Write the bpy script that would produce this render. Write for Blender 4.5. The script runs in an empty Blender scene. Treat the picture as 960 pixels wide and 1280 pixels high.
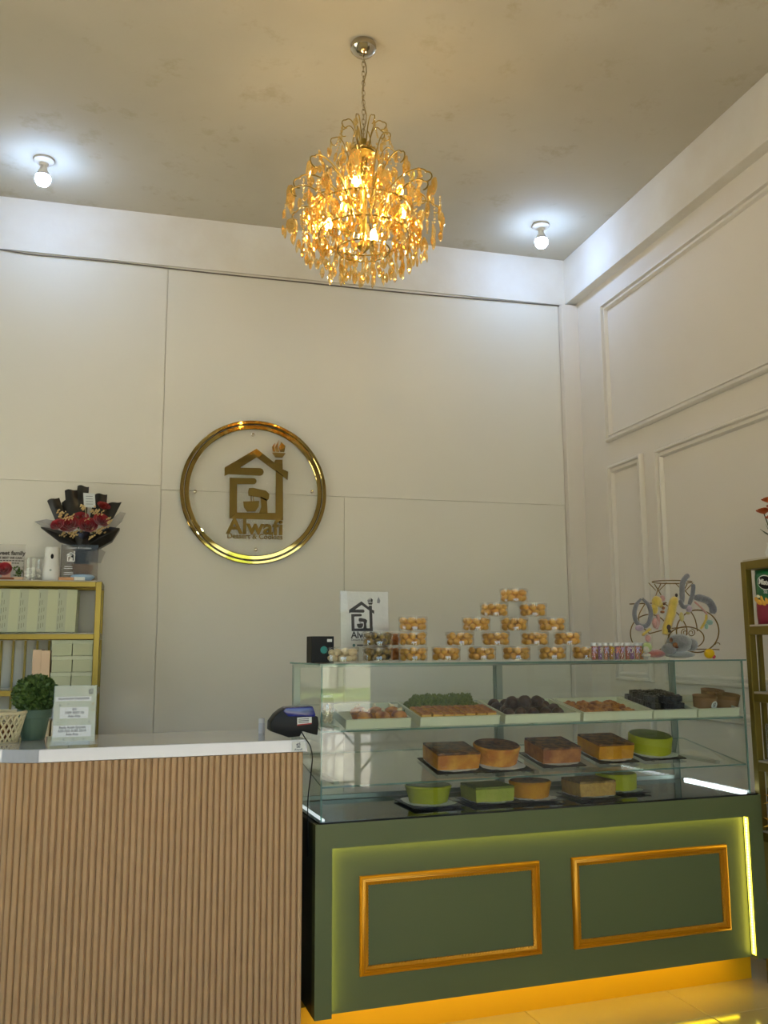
import bpy, bmesh, math, random
from math import sin, cos, pi, radians, atan2, hypot, sqrt
from mathutils import Vector, Matrix, Euler

# ------------------------------------------------------------------ camera, world, lights
sc = bpy.context.scene
COL = sc.collection
EYE = Vector((0.0, 0.0, 1.30))
FPX = 1124.0
def _cam_axes():
    pitch, roll, yaw = radians(8.62), radians(-.29), radians(-14.94)
    def cam(x, y, z):
        c, s = cos(yaw), sin(yaw); x, y = c*x+s*y, -s*x+c*y
        c, s = cos(pitch), sin(pitch); f, u = c*y+s*z, -s*y+c*z
        c, s = cos(roll), sin(roll); X, U = c*x+s*u, -s*x+c*u
        return (X, -U, f)
    X, Y, Z = cam(1,0,0), cam(0,1,0), cam(0,0,1)
    return [Vector((X[i], Y[i], Z[i])) for i in range(3)]
AX = _cam_axes()
cd = bpy.data.cameras.new('camera'); cam = bpy.data.objects.new('camera', cd); COL.objects.link(cam)
R3 = Matrix((AX[0], -AX[1], -AX[2])).transposed()
cam.matrix_world = Matrix.Translation(EYE) @ R3.to_4x4()
cd.sensor_fit = 'VERTICAL'; cd.sensor_height = 36; cd.lens = 36*FPX/1280; cd.clip_start = .05; cd.clip_end = 200
sc.camera = cam

W = bpy.data.worlds.new('world'); sc.world = W; W.use_nodes = True
wn = W.node_tree.nodes; bg = wn['Background']
sky = wn.new('ShaderNodeTexSky'); sky.sky_type = 'NISHITA'; sky.sun_elevation = radians(58); sky.sun_rotation = radians(20); sky.sun_disc = False
sky.air_density = 1.0; sky.dust_density = 2.5
W.node_tree.links.new(sky.outputs[0], bg.inputs[0]); bg.inputs[1].default_value = 2.4
sd = bpy.data.lights.new('sun', 'SUN'); sd.energy = 130.0; sd.angle = .02; sd.color = (1, .95, .86)
so = bpy.data.objects.new('sun', sd); COL.objects.link(so); so.rotation_euler = (radians(-28), radians(10), 0)
sc.view_settings.view_transform = 'Standard'; sc.view_settings.look = 'None'
sc.view_settings.gamma = 1; sc.view_settings.use_curve_mapping = False
sc.view_settings.exposure = -1.38
sc.cycles.max_bounces = 10; sc.cycles.transparent_max_bounces = 32; sc.cycles.diffuse_bounces = 5
sc.cycles.caustics_reflective = False; sc.cycles.caustics_refractive = False
sc.cycles.sample_clamp_indirect = 12.0
sc.cycles.use_denoising = True

# ------------------------------------------------------------------ picture point -> place on a real plane
def ray(px, py):
    return AX[0]*((px-480)/FPX) + AX[1]*((py-640)/FPX) + AX[2]
def atY(px, py, Y): r = ray(px, py); return EYE + r*(Y/r.y)
def atX(px, py, X): r = ray(px, py); return EYE + r*(X/r.x)
def atZ(px, py, Z): r = ray(px, py); return EYE + r*((Z-EYE.z)/r.z)
TH = radians(3.65)
C0 = Vector((.578, 3.07, 0)); UX = Vector((cos(TH), sin(TH), 0)); UY = Vector((-sin(TH), cos(TH), 0))
def cw(u, v, z): return C0 + UX*u + UY*v + Vector((0, 0, z))
def toC(p): d = p-C0; return Vector((d.dot(UX), d.dot(UY), p.z))
def atV(px, py, v):                     # on the vertical plane v of the display case
    r = ray(px, py); t = (C0+UY*v-EYE).dot(UY)/r.dot(UY); return toC(EYE+r*t)
SL = math.tan(radians(9.6))
def atS(px, py, z0, sl=0.0):            # on a shelf plane of the case, z = z0 + sl*v
    r = ray(px, py); n = Vector((0, 0, 1)) - UY*sl
    t = (C0+Vector((0, 0, z0))-EYE).dot(n)/r.dot(n); return toC(EYE+r*t)

# ------------------------------------------------------------------ materials
def lin(c):
    return tuple(((x/255)/12.92 if x/255 <= .04045 else (((x/255)+.055)/1.055)**2.4) for x in c[:3]) + (1,)
def mat(name, col, rough=.6, metal=0, bump=None, var=None, spec=.5, coat=0, trans=0, emit=None, sheen=0, voro=None, sss=0):
    m = bpy.data.materials.new(name); m.use_nodes = True
    nt = m.node_tree; b = nt.nodes['Principled BSDF']; L = nt.links.new
    b.inputs['Base Color'].default_value = lin(col); b.inputs['Roughness'].default_value = rough
    b.inputs['Metallic'].default_value = metal; b.inputs['Specular IOR Level'].default_value = spec
    b.inputs['Coat Weight'].default_value = coat; b.inputs['Transmission Weight'].default_value = trans
    b.inputs['Sheen Weight'].default_value = sheen
    if sss: b.inputs['Subsurface Weight'].default_value = sss; b.inputs['Subsurface Radius'].default_value = (.02, .01, .005)
    tc = nt.nodes.new('ShaderNodeTexCoord')
    if var:
        sca, amt, col2 = var
        n = nt.nodes.new('ShaderNodeTexNoise'); n.inputs['Scale'].default_value = sca; n.inputs['Detail'].default_value = 6
        L(tc.outputs['Object'], n.inputs['Vector'])
        r = nt.nodes.new('ShaderNodeMapRange'); r.inputs[1].default_value = .5-amt; r.inputs[2].default_value = .5+amt
        L(n.outputs['Fac'], r.inputs[0])
        x = nt.nodes.new('ShaderNodeMix'); x.data_type = 'RGBA'
        x.inputs[6].default_value = lin(col); x.inputs[7].default_value = lin(col2)
        L(r.outputs[0], x.inputs[0]); L(x.outputs[2], b.inputs['Base Color'])
    if bump:
        n = nt.nodes.new('ShaderNodeTexNoise'); n.inputs['Scale'].default_value = bump[0]; n.inputs['Detail'].default_value = 5
        L(tc.outputs['Object'], n.inputs['Vector'])
        bp = nt.nodes.new('ShaderNodeBump'); bp.inputs['Strength'].default_value = bump[1]; bp.inputs['Distance'].default_value = bump[2] if len(bump) > 2 else .01
        L(n.outputs['Fac'], bp.inputs['Height']); L(bp.outputs[0], b.inputs['Normal'])
    if emit:
        b.inputs['Emission Color'].default_value = lin(emit[0]); b.inputs['Emission Strength'].default_value = emit[1]
    return m
def thin_glass(name, tint, refl=1.0, rough=.02, haze=0.0, ior=1.5):
    """a clear pane or shell: transparent with a Fresnel reflection on its outer faces"""
    m = bpy.data.materials.new(name); m.use_nodes = True; nt = m.node_tree; L = nt.links.new
    nt.nodes.remove(nt.nodes['Principled BSDF']); out = nt.nodes['Material Output']
    t = nt.nodes.new('ShaderNodeBsdfTransparent'); t.inputs[0].default_value = tuple(tint)+(1,)
    g = nt.nodes.new('ShaderNodeBsdfGlossy'); g.inputs['Roughness'].default_value = rough; g.inputs[0].default_value = (1, 1, 1, 1)
    f = nt.nodes.new('ShaderNodeFresnel'); f.inputs[0].default_value = ior
    geo = nt.nodes.new('ShaderNodeNewGeometry')
    inv = nt.nodes.new('ShaderNodeMath'); inv.operation = 'SUBTRACT'; inv.inputs[0].default_value = 1; L(geo.outputs['Backfacing'], inv.inputs[1])
    mu = nt.nodes.new('ShaderNodeMath'); mu.operation = 'MULTIPLY'; L(f.outputs[0], mu.inputs[0]); L(inv.outputs[0], mu.inputs[1])
    m2 = nt.nodes.new('ShaderNodeMath'); m2.operation = 'MULTIPLY'; m2.use_clamp = True; L(mu.outputs[0], m2.inputs[0]); m2.inputs[1].default_value = refl
    mx = nt.nodes.new('ShaderNodeMixShader'); L(m2.outputs[0], mx.inputs[0]); L(t.outputs[0], mx.inputs[1]); L(g.outputs[0], mx.inputs[2])
    last = mx
    if haze:
        d = nt.nodes.new('ShaderNodeBsdfTranslucent'); d.inputs[0].default_value = tuple(tint)+(1,)
        d2 = nt.nodes.new('ShaderNodeBsdfDiffuse'); d2.inputs[0].default_value = tuple(tint)+(1,)
        dd = nt.nodes.new('ShaderNodeMixShader'); L(d.outputs[0], dd.inputs[1]); L(d2.outputs[0], dd.inputs[2])
        my = nt.nodes.new('ShaderNodeMixShader'); my.inputs[0].default_value = haze; L(mx.outputs[0], my.inputs[1]); L(dd.outputs[0], my.inputs[2]); last = my
    L(last.outputs[0], out.inputs[0]); return m
def emitter(name, col, s):
    m = bpy.data.materials.new(name); m.use_nodes = True; nt = m.node_tree
    nt.nodes.remove(nt.nodes['Principled BSDF']); e = nt.nodes.new('ShaderNodeEmission')
    e.inputs[0].default_value = tuple(col)+(1,); e.inputs[1].default_value = s
    nt.links.new(e.outputs[0], nt.nodes['Material Output'].inputs[0]); return m

M = {}
def plaster(name, col, stain, s=1.2, amt=.25, bump=.12):
    m = mat(name, col, .75, var=(s, amt, stain), bump=(18, bump, .004), spec=.25); return m
M['wall'] = plaster('wall_paint', (226,224,215), (220,217,205))
M['board'] = plaster('wall_board_paint', (226,224,215), (221,218,207), .6, .3, .05)
M['wallr'] = plaster('right_wall_paint', (224,219,211), (217,211,201))
M['beam'] = plaster('beam_plaster', (229,227,220), (218,212,200), 3.0, .2, .25)
# ceiling with stains along the right edge
def ceiling_mat():
    m = mat('ceiling_plaster', (198,190,170), .8, bump=(9, .15, .01), spec=.2)
    nt = m.node_tree; L = nt.links.new; b = nt.nodes['Principled BSDF']; tc = nt.nodes['Texture Coordinate']
    n = nt.nodes.new('ShaderNodeTexNoise'); n.inputs['Scale'].default_value = 1.1; n.inputs['Detail'].default_value = 7; L(tc.outputs['Object'], n.inputs['Vector'])
    n2 = nt.nodes.new('ShaderNodeTexNoise'); n2.inputs['Scale'].default_value = 4.5; n2.inputs['Detail'].default_value = 8; n2.inputs['Roughness'].default_value = .7; L(tc.outputs['Object'], n2.inputs['Vector'])
    r1 = nt.nodes.new('ShaderNodeMapRange'); r1.inputs[1].default_value = .35; r1.inputs[2].default_value = .65; L(n.outputs['Fac'], r1.inputs[0])
    r2 = nt.nodes.new('ShaderNodeMapRange'); r2.inputs[1].default_value = .56; r2.inputs[2].default_value = .68; L(n2.outputs['Fac'], r2.inputs[0])
    a = nt.nodes.new('ShaderNodeMix'); a.data_type = 'RGBA'; a.inputs[6].default_value = lin((194,188,172)); a.inputs[7].default_value = lin((184,177,159)); L(r1.outputs[0], a.inputs[0])
    c = nt.nodes.new('ShaderNodeMix'); c.data_type = 'RGBA'; c.inputs[7].default_value = lin((160,144,108)); L(a.outputs[2], c.inputs[6])
    k = nt.nodes.new('ShaderNodeMath'); k.operation = 'MULTIPLY'; k.inputs[1].default_value = .42; L(r2.outputs[0], k.inputs[0]); L(k.outputs[0], c.inputs[0])
    L(c.outputs[2], b.inputs['Base Color']); return m
M['ceiling'] = ceiling_mat()
M['tile'] = mat('floor_tile_glaze', (222,200,140), .12, var=(3, .3, (212,188,128)), coat=.3)
M['grout'] = mat('grout', (120,108,86), .9)
M['mold'] = mat('molding_paint', (222,217,208), .5, bump=(30, .08))
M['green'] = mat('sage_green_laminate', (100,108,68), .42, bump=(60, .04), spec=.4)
M['greenshade'] = mat('shaded_green_laminate', (40,46,32), .5)  # darker copy of the green laminate, the sides' shade put into its colour
M['gold'] = mat('gold_paint', (216,144,18), .32, .5, bump=(40, .2, .002))
M['kick'] = mat('gold_kick_laminate', (236,176,8), .45, .1)
M['brass'] = mat('brushed_gold_tube', (146,124,54), .34, .7, bump=(50, .06))
M['brassdark'] = mat('olive_gold_tube', (128,110,44), .38, .5)
M['mirror'] = mat('mirror_gold_acrylic', (176,152,90), .035, 1.0)
M['chrome'] = mat('polished_nickel', (200,190,170), .12, 1.0)
M['alu'] = mat('aluminium_profile', (150,160,150), .35, .7)
M['white'] = mat('white_marble_top', (196,199,206), .10, var=(2.5, .2, (182,186,194)), coat=.5)
M['flute'] = mat('fluted_wood_panel', (204,166,122), .55, var=(14, .35, (192,154,110)), bump=(60, .08))
M['black'] = mat('black_plastic', (14,14,15), .4, spec=.2)
M['blackwire'] = mat('black_wire', (18,18,18), .5)
M['blue'] = mat('blue_plastic', (22,28,120), .25, coat=.4)
M['glass'] = thin_glass('clear_glass', (.95,.972,.958), 1.35)
M['glassedge'] = thin_glass('green_glass_edge', (.30,.50,.44), 1.6, haze=.45)
M['acryl'] = thin_glass('clear_acrylic', (.985,.985,.985), .3)
M['jar'] = thin_glass('clear_plastic_jar', (.975,.97,.955), 1.6, .06, haze=.02)
M['lid'] = thin_glass('clear_plastic_lid', (.95,.94,.91), 1.5, .08, haze=.06)
M['deck'] = mat('black_glass_deck', (30,33,31), .08, spec=.7)
M['paper'] = mat('white_paper', (236,236,232), .7, bump=(25, .3))
M['ink'] = mat('dark_ink', (66,62,60), .7)
M['inkblue'] = mat('blue_grey_ink', (82,88,104), .7)
M['sage'] = mat('sage_card', (192,196,162), .6, var=(8, .4, (186,190,156)))
M['sagelid'] = mat('sage_lid_card', (202,206,178), .55)
M['peach'] = mat('peach_card', (222,192,160), .6)
M['spine'] = mat('sage_spine_print', (176,180,156), .6)
M['leaf'] = mat('boxwood_leaf', (58,86,34), .5, var=(60, .3, (96,122,56)))
M['pot'] = mat('green_clay_pot', (92,116,96), .6, bump=(50, .2))
M['wicker'] = mat('cream_wicker', (214,200,160), .6)
M['tray'] = mat('cream_melamine_tray', (226,226,196), .25)
M['sponge_o'] = mat('orange_cake', (232,166,62), .75, bump=(60, .5), var=(22, .16, (196,112,36)))
M['crust'] = mat('brown_crust', (150,96,50), .6, bump=(60, .6), var=(45, .12, (84,46,26)))
M['sponge_b'] = mat('brown_cake', (200,132,66), .7, bump=(60, .5), var=(22, .16, (150,80,36)))
M['sponge_y'] = mat('yellow_cake', (226,160,24), .75, bump=(60, .5), var=(25, .3, (196,122,14)))
M['sponge_t'] = mat('tan_cake', (212,170,86), .75, bump=(70, .7), var=(70, .35, (176,128,60)))
M['crust_t'] = mat('tan_crust', (164,128,70), .7, bump=(60, .6), var=(50, .14, (112,82,42)))
M['pandan'] = mat('pandan_green_cake', (186,184,34), .65, bump=(60, .4), var=(20, .3, (168,170,26)))
M['pandan_top'] = mat('pandan_green_top', (128,134,42), .6, bump=(60, .4), var=(18, .3, (110,116,36)))
M['pandan_y'] = mat('pale_green_cake', (190,186,80), .75, bump=(60, .5), var=(20, .3, (158,164,50)))
M['boardblack'] = mat('black_cake_board', (22,22,22), .3)
M['bar'] = mat('golden_bar', (232,188,84), .75, bump=(70, .5), var=(40, .3, (198,140,54)))
M['bartop'] = mat('baked_bar_top', (146,76,32), .6, bump=(60, .7), var=(45, .14, (214,146,66)))
M['choc'] = mat('chocolate_cake', (64,36,26), .38, bump=(60, .7), var=(30, .15, (34,20,16)))
M['brownie'] = mat('black_brownie', (24,22,22), .38, bump=(70, .9))
M['pastry'] = mat('browned_pastry', (206,140,66), .55, bump=(60, .6), var=(35, .14, (128,66,28)))
M['greenbit'] = mat('green_shredded_cake', (132,140,56), .8, bump=(80, 1.0), var=(60, .2, (98,110,40)))
M['kraft'] = mat('kraft_paper', (150,112,76), .75, bump=(50, .15))
M['cookie_g'] = mat('golden_cookie', (238,188,88), .6, bump=(60, .3), var=(30, .3, (226,164,60)), sss=.0)
M['cookie_d'] = mat('dark_cookie', (40,28,20), .5, var=(40, .12, (170,140,60)))
M['cookie_w'] = mat('pale_cookie', (226,208,168), .7, bump=(60, .3))
M['cookie_o'] = mat('orange_cookie', (190,112,44), .6, bump=(60, .3))
M['bulbcap'] = mat('white_porcelain', (232,232,228), .3)

# ------------------------------------------------------------------ mesh helpers
class MB:
    def __init__(s): s.v = []; s.f = []; s.m = []
    def add(s, vs, fs, m=0):
        o = len(s.v); s.v += [tuple(x) for x in vs]; s.f += [tuple(i+o for i in f) for f in fs]; s.m += [m]*len(fs); return s
    def box(s, x0, x1, y0, y1, z0, z1, m=0, edge=None):
        vs = [(x, y, z) for x in (x0, x1) for y in (y0, y1) for z in (z0, z1)]
        fs = [(0,1,3,2), (4,6,7,5), (0,4,5,1), (2,3,7,6), (0,2,6,4), (1,5,7,3)]
        if edge is None: return s.add(vs, fs, m)
        d = [x1-x0, y1-y0, z1-z0]; k = d.index(min(d)); big = {0:(0,1), 1:(2,3), 2:(4,5)}[k]
        o = len(s.v); s.v += vs
        for i, f in enumerate(fs): s.f.append(tuple(j+o for j in f)); s.m.append(m if i in big else edge)
        return s
    def obox(s, c, hx, hy, hz, R, m=0):
        vs = [Vector(c)+R@Vector((x*hx, y*hy, z*hz)) for x in (-1,1) for y in (-1,1) for z in (-1,1)]
        return s.add(vs, [(0,1,3,2), (4,6,7,5), (0,4,5,1), (2,3,7,6), (0,2,6,4), (1,5,7,3)], m)
    def tube(s, pts, r, n=8, closed=False, m=0):
        pts = [Vector(p) for p in pts]; N = len(pts); rs = r if isinstance(r, (list, tuple)) else [r]*N
        up = None; rings = []
        for i, p in enumerate(pts):
            if closed: t = pts[(i+1) % N]-pts[i-1]
            else: t = pts[min(i+1, N-1)]-pts[max(i-1, 0)]
            t.normalize()
            if up is None:
                up = Vector((0,0,1)) if abs(t.z) < .9 else Vector((1,0,0))
            a = (up - t*up.dot(t)).normalized(); up = a; b = t.cross(a)
            rings.append([p+(a*cos(2*pi*k/n)+b*sin(2*pi*k/n))*rs[i] for k in range(n)])
        vs = [v for q in rings for v in q]; fs = []
        for i in range(N if closed else N-1):
            j = (i+1) % N
            for k in range(n): fs.append((i*n+k, j*n+k, j*n+(k+1) % n, i*n+(k+1) % n))
        if not closed: fs.append(tuple(range(n))); fs.append(tuple((N-1)*n+k for k in reversed(range(n))))
        # outward orientation
        fs = [tuple(reversed(f)) for f in fs]
        return s.add(vs, fs, m)
    def lathe(s, prof, n=24, c=(0,0,0), m=0, ms=None, sq=1.0):
        c = Vector(c); vs = []; fs = []; mi = []
        idx = []
        for (r, z) in prof:
            if r < 1e-6: idx.append([len(vs)]*n); vs.append(c+Vector((0,0,z)))
            else:
                idx.append([len(vs)+k for k in range(n)])
                for k in range(n):
                    a = 2*pi*k/n; vs.append(c+Vector((r*cos(a), r*sin(a)*sq, z)))
        for i in range(len(prof)-1):
            for k in range(n):
                q = [idx[i][k], idx[i][(k+1) % n], idx[i+1][(k+1) % n], idx[i+1][k]]
                u = []
                for x in q:
                    if x not in u: u.append(x)
                if len(u) > 2: fs.append(tuple(u)); mi.append(ms[i] if ms else m)
        o = len(s.v); s.v += [tuple(x) for x in vs]; s.f += [tuple(i+o for i in f) for f in fs]; s.m += mi
        return s
    def ball(s, c, r, nu=10, nv=6, m=0, sc3=(1,1,1), R=None, jit=0, rnd=None):
        c = Vector(c); vs = []; fs = []
        for j in range(nv+1):
            a = pi*j/nv
            for k in range(nu):
                b = 2*pi*k/nu; rr = r*(1+(rnd.uniform(-jit, jit) if jit and 0 < j < nv else 0))
                p = Vector((sin(a)*cos(b)*sc3[0], sin(a)*sin(b)*sc3[1], -cos(a)*sc3[2]))*rr
                if R is not None: p = R@p
                vs.append(c+p)
        for j in range(nv):
            for k in range(nu):
                a0, a1 = j*nu+k, j*nu+(k+1) % nu
                b0, b1 = a0+nu, a1+nu
                if j == 0: fs.append((a0, b1, b0))
                elif j == nv-1: fs.append((a0, a1, b0))
                else: fs.append((a0, a1, b1, b0))
        return s.add(vs, fs, m)
    def prism(s, poly, fn, d0, d1, m=0):
        n = len(poly); vs = [fn(a, b, d0) for a, b in poly]+[fn(a, b, d1) for a, b in poly]
        fs = [tuple(range(n)), tuple(reversed(range(n, 2*n)))]+[(i, n+i, n+(i+1) % n, (i+1) % n) for i in range(n)]
        return s.add(vs, fs, m)
    def grid(s, fn, nu, nv, m=0):
        vs = [fn(i/nu, j/nv) for i in range(nu+1) for j in range(nv+1)]
        fs = [(i*(nv+1)+j, (i+1)*(nv+1)+j, (i+1)*(nv+1)+j+1, i*(nv+1)+j+1) for i in range(nu) for j in range(nv)]
        return s.add(vs, fs, m)
    def mesh(s, name, mats, smooth=None, bevel=0, seg=2, thick=0, fix=True):
        me = bpy.data.meshes.new(name)
        if not isinstance(mats, (list, tuple)): mats = [mats]
        me.from_pydata(s.v, [], s.f)
        for mm in mats: me.materials.append(mm)
        me.polygons.foreach_set('material_index', s.m); me.update()
        if bevel or thick or fix:
            bm = bmesh.new(); bm.from_mesh(me)
            if thick: 
                bmesh.ops.solidify(bm, geom=bm.faces[:], thickness=thick)
            bmesh.ops.remove_doubles(bm, verts=bm.verts[:], dist=1e-6)
            if fix: bmesh.ops.recalc_face_normals(bm, faces=bm.faces[:])
            if bevel:
                es = [e for e in bm.edges if e.is_manifold and e.calc_face_angle(0) > radians(35)]
                bmesh.ops.bevel(bm, geom=es, offset=bevel, segments=seg, profile=.6, affect='EDGES', clamp_overlap=True)
            bm.to_mesh(me); bm.free()
        if smooth is not None:
            me.shade_smooth(); me.set_sharp_from_angle(angle=radians(smooth))
        return me
    def build(s, name, mats, parent=None, **k):
        return link(name, s.mesh(name, mats, **k), parent)
def link(name, me, parent=None, loc=None, rot=None):
    o = bpy.data.objects.new(name, me); COL.objects.link(o)
    if parent: o.parent = parent
    if loc is not None: o.location = loc
    if rot is not None: o.rotation_euler = rot
    return o
def tag(o, label=None, cat=None, group=None, kind=None):
    if label: o['label'] = label
    if cat: o['category'] = cat
    if group: o['group'] = group
    if kind: o['kind'] = kind
    return o
def thing(name, label, cat, loc=(0,0,0), rot=(0,0,0), group=None):
    o = bpy.data.objects.new(name, None); COL.objects.link(o); o.empty_display_size = .05
    o.location = loc; o.rotation_euler = rot; return tag(o, label, cat, group)
def struct(o): o['kind'] = 'structure'; return o
def kids(o, table): return table.get(o, [])
def copy_tree(root, loc, rot=None, label=None, group=None, scale=None):
    def rec(o, par):
        c = o.copy(); COL.objects.link(c); c.parent = par
        for ch in CH(o): rec(ch, c)
        return c
    r = rec(root, None); r.location = loc
    if rot is not None: r.rotation_euler = rot
    if scale is not None: r.scale = scale
    if label: r['label'] = label
    if group: r['group'] = group
    return r
def CH(o): return list(o.children)
def bez(p0, p1, p2, p3, n=10):
    p0, p1, p2, p3 = map(Vector, (p0, p1, p2, p3))
    return [p0*(1-t)**3+p1*3*t*(1-t)**2+p2*3*t*t*(1-t)+p3*t**3 for t in [i/n for i in range(n+1)]]
def arc(c, r, a0, a1, n=16, fn=lambda a, b: (a, 0, b), ry=None):
    ry = ry or r; return [Vector(fn(c[0]+r*cos(a0+(a1-a0)*i/n), c[1]+ry*sin(a0+(a1-a0)*i/n))) for i in range(n+1)]
def spiral(c, r0, r1, a0, a1, n=18, fn=lambda a, b: (a, 0, b)):
    return [Vector(fn(c[0]+(r0+(r1-r0)*i/n)*cos(a0+(a1-a0)*i/n), c[1]+(r0+(r1-r0)*i/n)*sin(a0+(a1-a0)*i/n))) for i in range(n+1)]
def smooth_path(pts, n=6):
    pts = [Vector(p) for p in pts]; out = []
    P = [pts[0]*2-pts[1]]+pts+[pts[-1]*2-pts[-2]]
    for i in range(1, len(P)-2):
        for k in range(n):
            t = k/n; a, b, c, d = P[i-1], P[i], P[i+1], P[i+2]
            out.append(.5*((2*b)+(c-a)*t+(2*a-5*b+4*c-d)*t*t+(3*b-a-3*c+d)*t**3))
    return out+[pts[-1]]
def text(name, body, size, material, parent, loc, rot=(pi/2,0,0), ext=.0006, align='CENTER', squeeze=1.0, bold=0.0):
    cu = bpy.data.curves.new(name, 'FONT'); cu.body = body; cu.size = size; cu.align_x = align; cu.align_y = 'CENTER'
    cu.extrude = ext; cu.offset = bold; cu.resolution_u = 3
    t = bpy.data.objects.new(name, cu); COL.objects.link(t)
    dg = bpy.context.evaluated_depsgraph_get(); me = bpy.data.meshes.new_from_object(t.evaluated_get(dg))
    me.name = name; bpy.data.objects.remove(t); bpy.data.curves.remove(cu)
    me.materials.clear(); me.materials.append(material)
    o = link(name, me, parent, loc, rot); o.scale = (squeeze, 1, 1); return o

# house emblem, drawn once in its own plane: x right, z up, height of the house about 1
def emblem_polys():
    def U(x, y): return ((x-415+.037*(y-560))/770, -(y-.044*(x-415)-560)/770)
    def rnd_end(cx, cy, r, n=7): return [(cx+r*cos(a), cy+r*sin(a)) for a in [-pi/2+pi*i/n for i in range(n+1)]]
    P = {}
    P['roof'] = [[U(*p) for p in q] for q in (
        [(80,468),(85,378),(425,172),(425,265),(245,378)]+rnd_end(455,424,40)+[(125,448)],
        [(425,172),(610,322),(622,290),(700,290),(700,395),(757,422),(750,510),(425,265)])]
    P['wall'] = [[U(*p) for p in q] for q in (
        [(135,487)]+rnd_end(385,524,32)+[(212,555),(205,858),(125,922)],
        [(205,858),(612,868),(690,945),(122,920)],
        [(612,868),(625,405),(700,462),(690,945)])]
    P['cup'] = [[U(*p) for p in q] for q in ([(590,212),(735,218),(700,268),(625,264)],
        [(600,200),(592,150),(625,105),(612,150),(625,203)], [(636,203),(622,155),(668,72),(650,150),(668,205)], [(680,205),(664,160),(690,95),(735,140),(722,204)])]
    P['mixer'] = [[U(*p) for p in q] for q in (
        [(272,742),(440,736),(436,795),(398,850),(312,850),(278,800)],
        [(325,640),(335,600),(378,596),(515,628),(550,665),(545,712),(522,740),(440,697),(330,680)],
        [(455,690),(522,720),(527,868),(436,868),(462,800)], [(352,680),(362,680),(362,738),(352,738)], [(376,684),(386,684),(386,738),(376,738)])]
    return P
EMB = emblem_polys()
def emblem(parent, material, c, h, fn=lambda a, b, d: (a, -d, b), d0=0.0, d1=.001, one=None):
    """the emblem as parts of parent; h is its scale in metres"""
    if one:
        mb = MB()
        for q in EMB.values():
            for poly in q: mb.prism([(c[0]+a*h, c[1]+b*h) for a, b in poly], fn, d0, d1)
        return mb.build(one, material, parent)
    for k, q in EMB.items():
        mb = MB()
        for poly in q: mb.prism([(c[0]+a*h, c[1]+b*h) for a, b in poly], fn, d0, d1)
        mb.build('emblem_'+k, material, parent)

# ------------------------------------------------------------------ the room
YB, XR, XB, ZC = 5.30, 2.76, 2.69, 3.91
XL, YF = -2.6, -2.0
t_ = MB(); t_.box(XL-.1, XR+.15, YF-.0, YB+.15, -.12, -.012)
floor = struct(t_.build('floor', M['grout'])); floor['label'] = 'cream polished tile floor'
tm = MB().box(-.2985, .2985, -.2985, .2985, -.012, 0).mesh('tile', M['tile'], bevel=.0015, seg=1)
rt = radians(3.65)
for i in range(-5, 6):
    for j in range(-4, 10):
        p = Vector((.52, 2.62, 0)) + UX*(i*.6) + UY*(j*.6)
        if XL+.28 < p.x < XR-.22 and YF+.3 < p.y < YB-.3: link('tile', tm, floor, (p.x, p.y, 0), (0,0,rt))
ceil = struct(MB().box(XL-.1, XR+.15, YF-.2, YB+.15, ZC, ZC+.1).build('ceiling', M['ceiling']))
zc = 3.585
wb = struct(MB().box(XL-.1, XR+.15, YB+.010, YB+.15, 0, ZC).build('wall_back', M['wall']))
g = .0022; XC = 2.640
for (x0, x1, z0, z1) in ((XL, .075-g, 2.240+g, zc-.006), (.075+g, XC-g, 2.216+g, zc-.006), (XL, .075-g, .0, 2.240-g),
                         (.075+g, 1.162-g, 0, 2.216-g), (1.162+g, XC-g, 0, 2.216-g)):
    MB().box(x0, x1, YB, YB+.010, z0, z1).build('wall_board', M['board'], wb, bevel=.001, seg=1)
MB().box(XL, XR, YB-.002, YB+.010, zc+.004, ZC).build('wall_head', M['beam'], wb)
# pillar in the corner
tr = struct(MB().box(XC+.002, XR+.05, YB-.045, YB+.01, 0, zc-.006).build('trim_1', M['wallr'], bevel=.004)); tr['label'] = 'corner pillar'
wr = struct(MB().box(XR, XR+.15, YF, YB+.15, 0, ZC).build('wall_right', M['wallr']))
bm_ = struct(MB().box(XB, XR+.02, YF, YB+.01, 3.595, ZC).build('trim_2', M['beam'], bevel=.004)); bm_['label'] = 'plastered beam along the right wall'
wl = struct(MB().box(XL-.12, XL, YF, 2.4, 0, ZC).box(XL-.12, XL, 4.3, YB+.15, 0, ZC).box(XL-.12, XL, 2.4, 4.3, 0, .6).box(XL-.12, XL, 2.4, 4.3, 2.3, ZC).build('wall_left', M['wall']))
w1 = struct(MB().box(XL-.07, XL-.03, 2.4, 2.46, .6, 2.3).box(XL-.07, XL-.03, 4.24, 4.3, .6, 2.3).box(XL-.07, XL-.03, 3.32, 3.38, .6, 2.3).box(XL-.07, XL-.03, 2.4, 4.3, .6, .66).box(XL-.07, XL-.03, 2.4, 4.3, 2.24, 2.3).build('fill_window_1', M['mold']))  # unseen window, added in the left wall to let more daylight in
MB().box(XL-.055, XL-.050, 2.46, 3.32, .66, 2.24).build('pane', M['glass'], w1); MB().box(XL-.055, XL-.050, 3.38, 4.24, .66, 2.24).build('pane', M['glass'], w1)
wf = struct(MB().box(XL-.1, XR+.15, YF-.2, YF, 2.75, ZC).box(XL-.12, -1.3, YF-.2, YF, 0, 2.75).build('wall_front', M['wall']))
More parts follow.
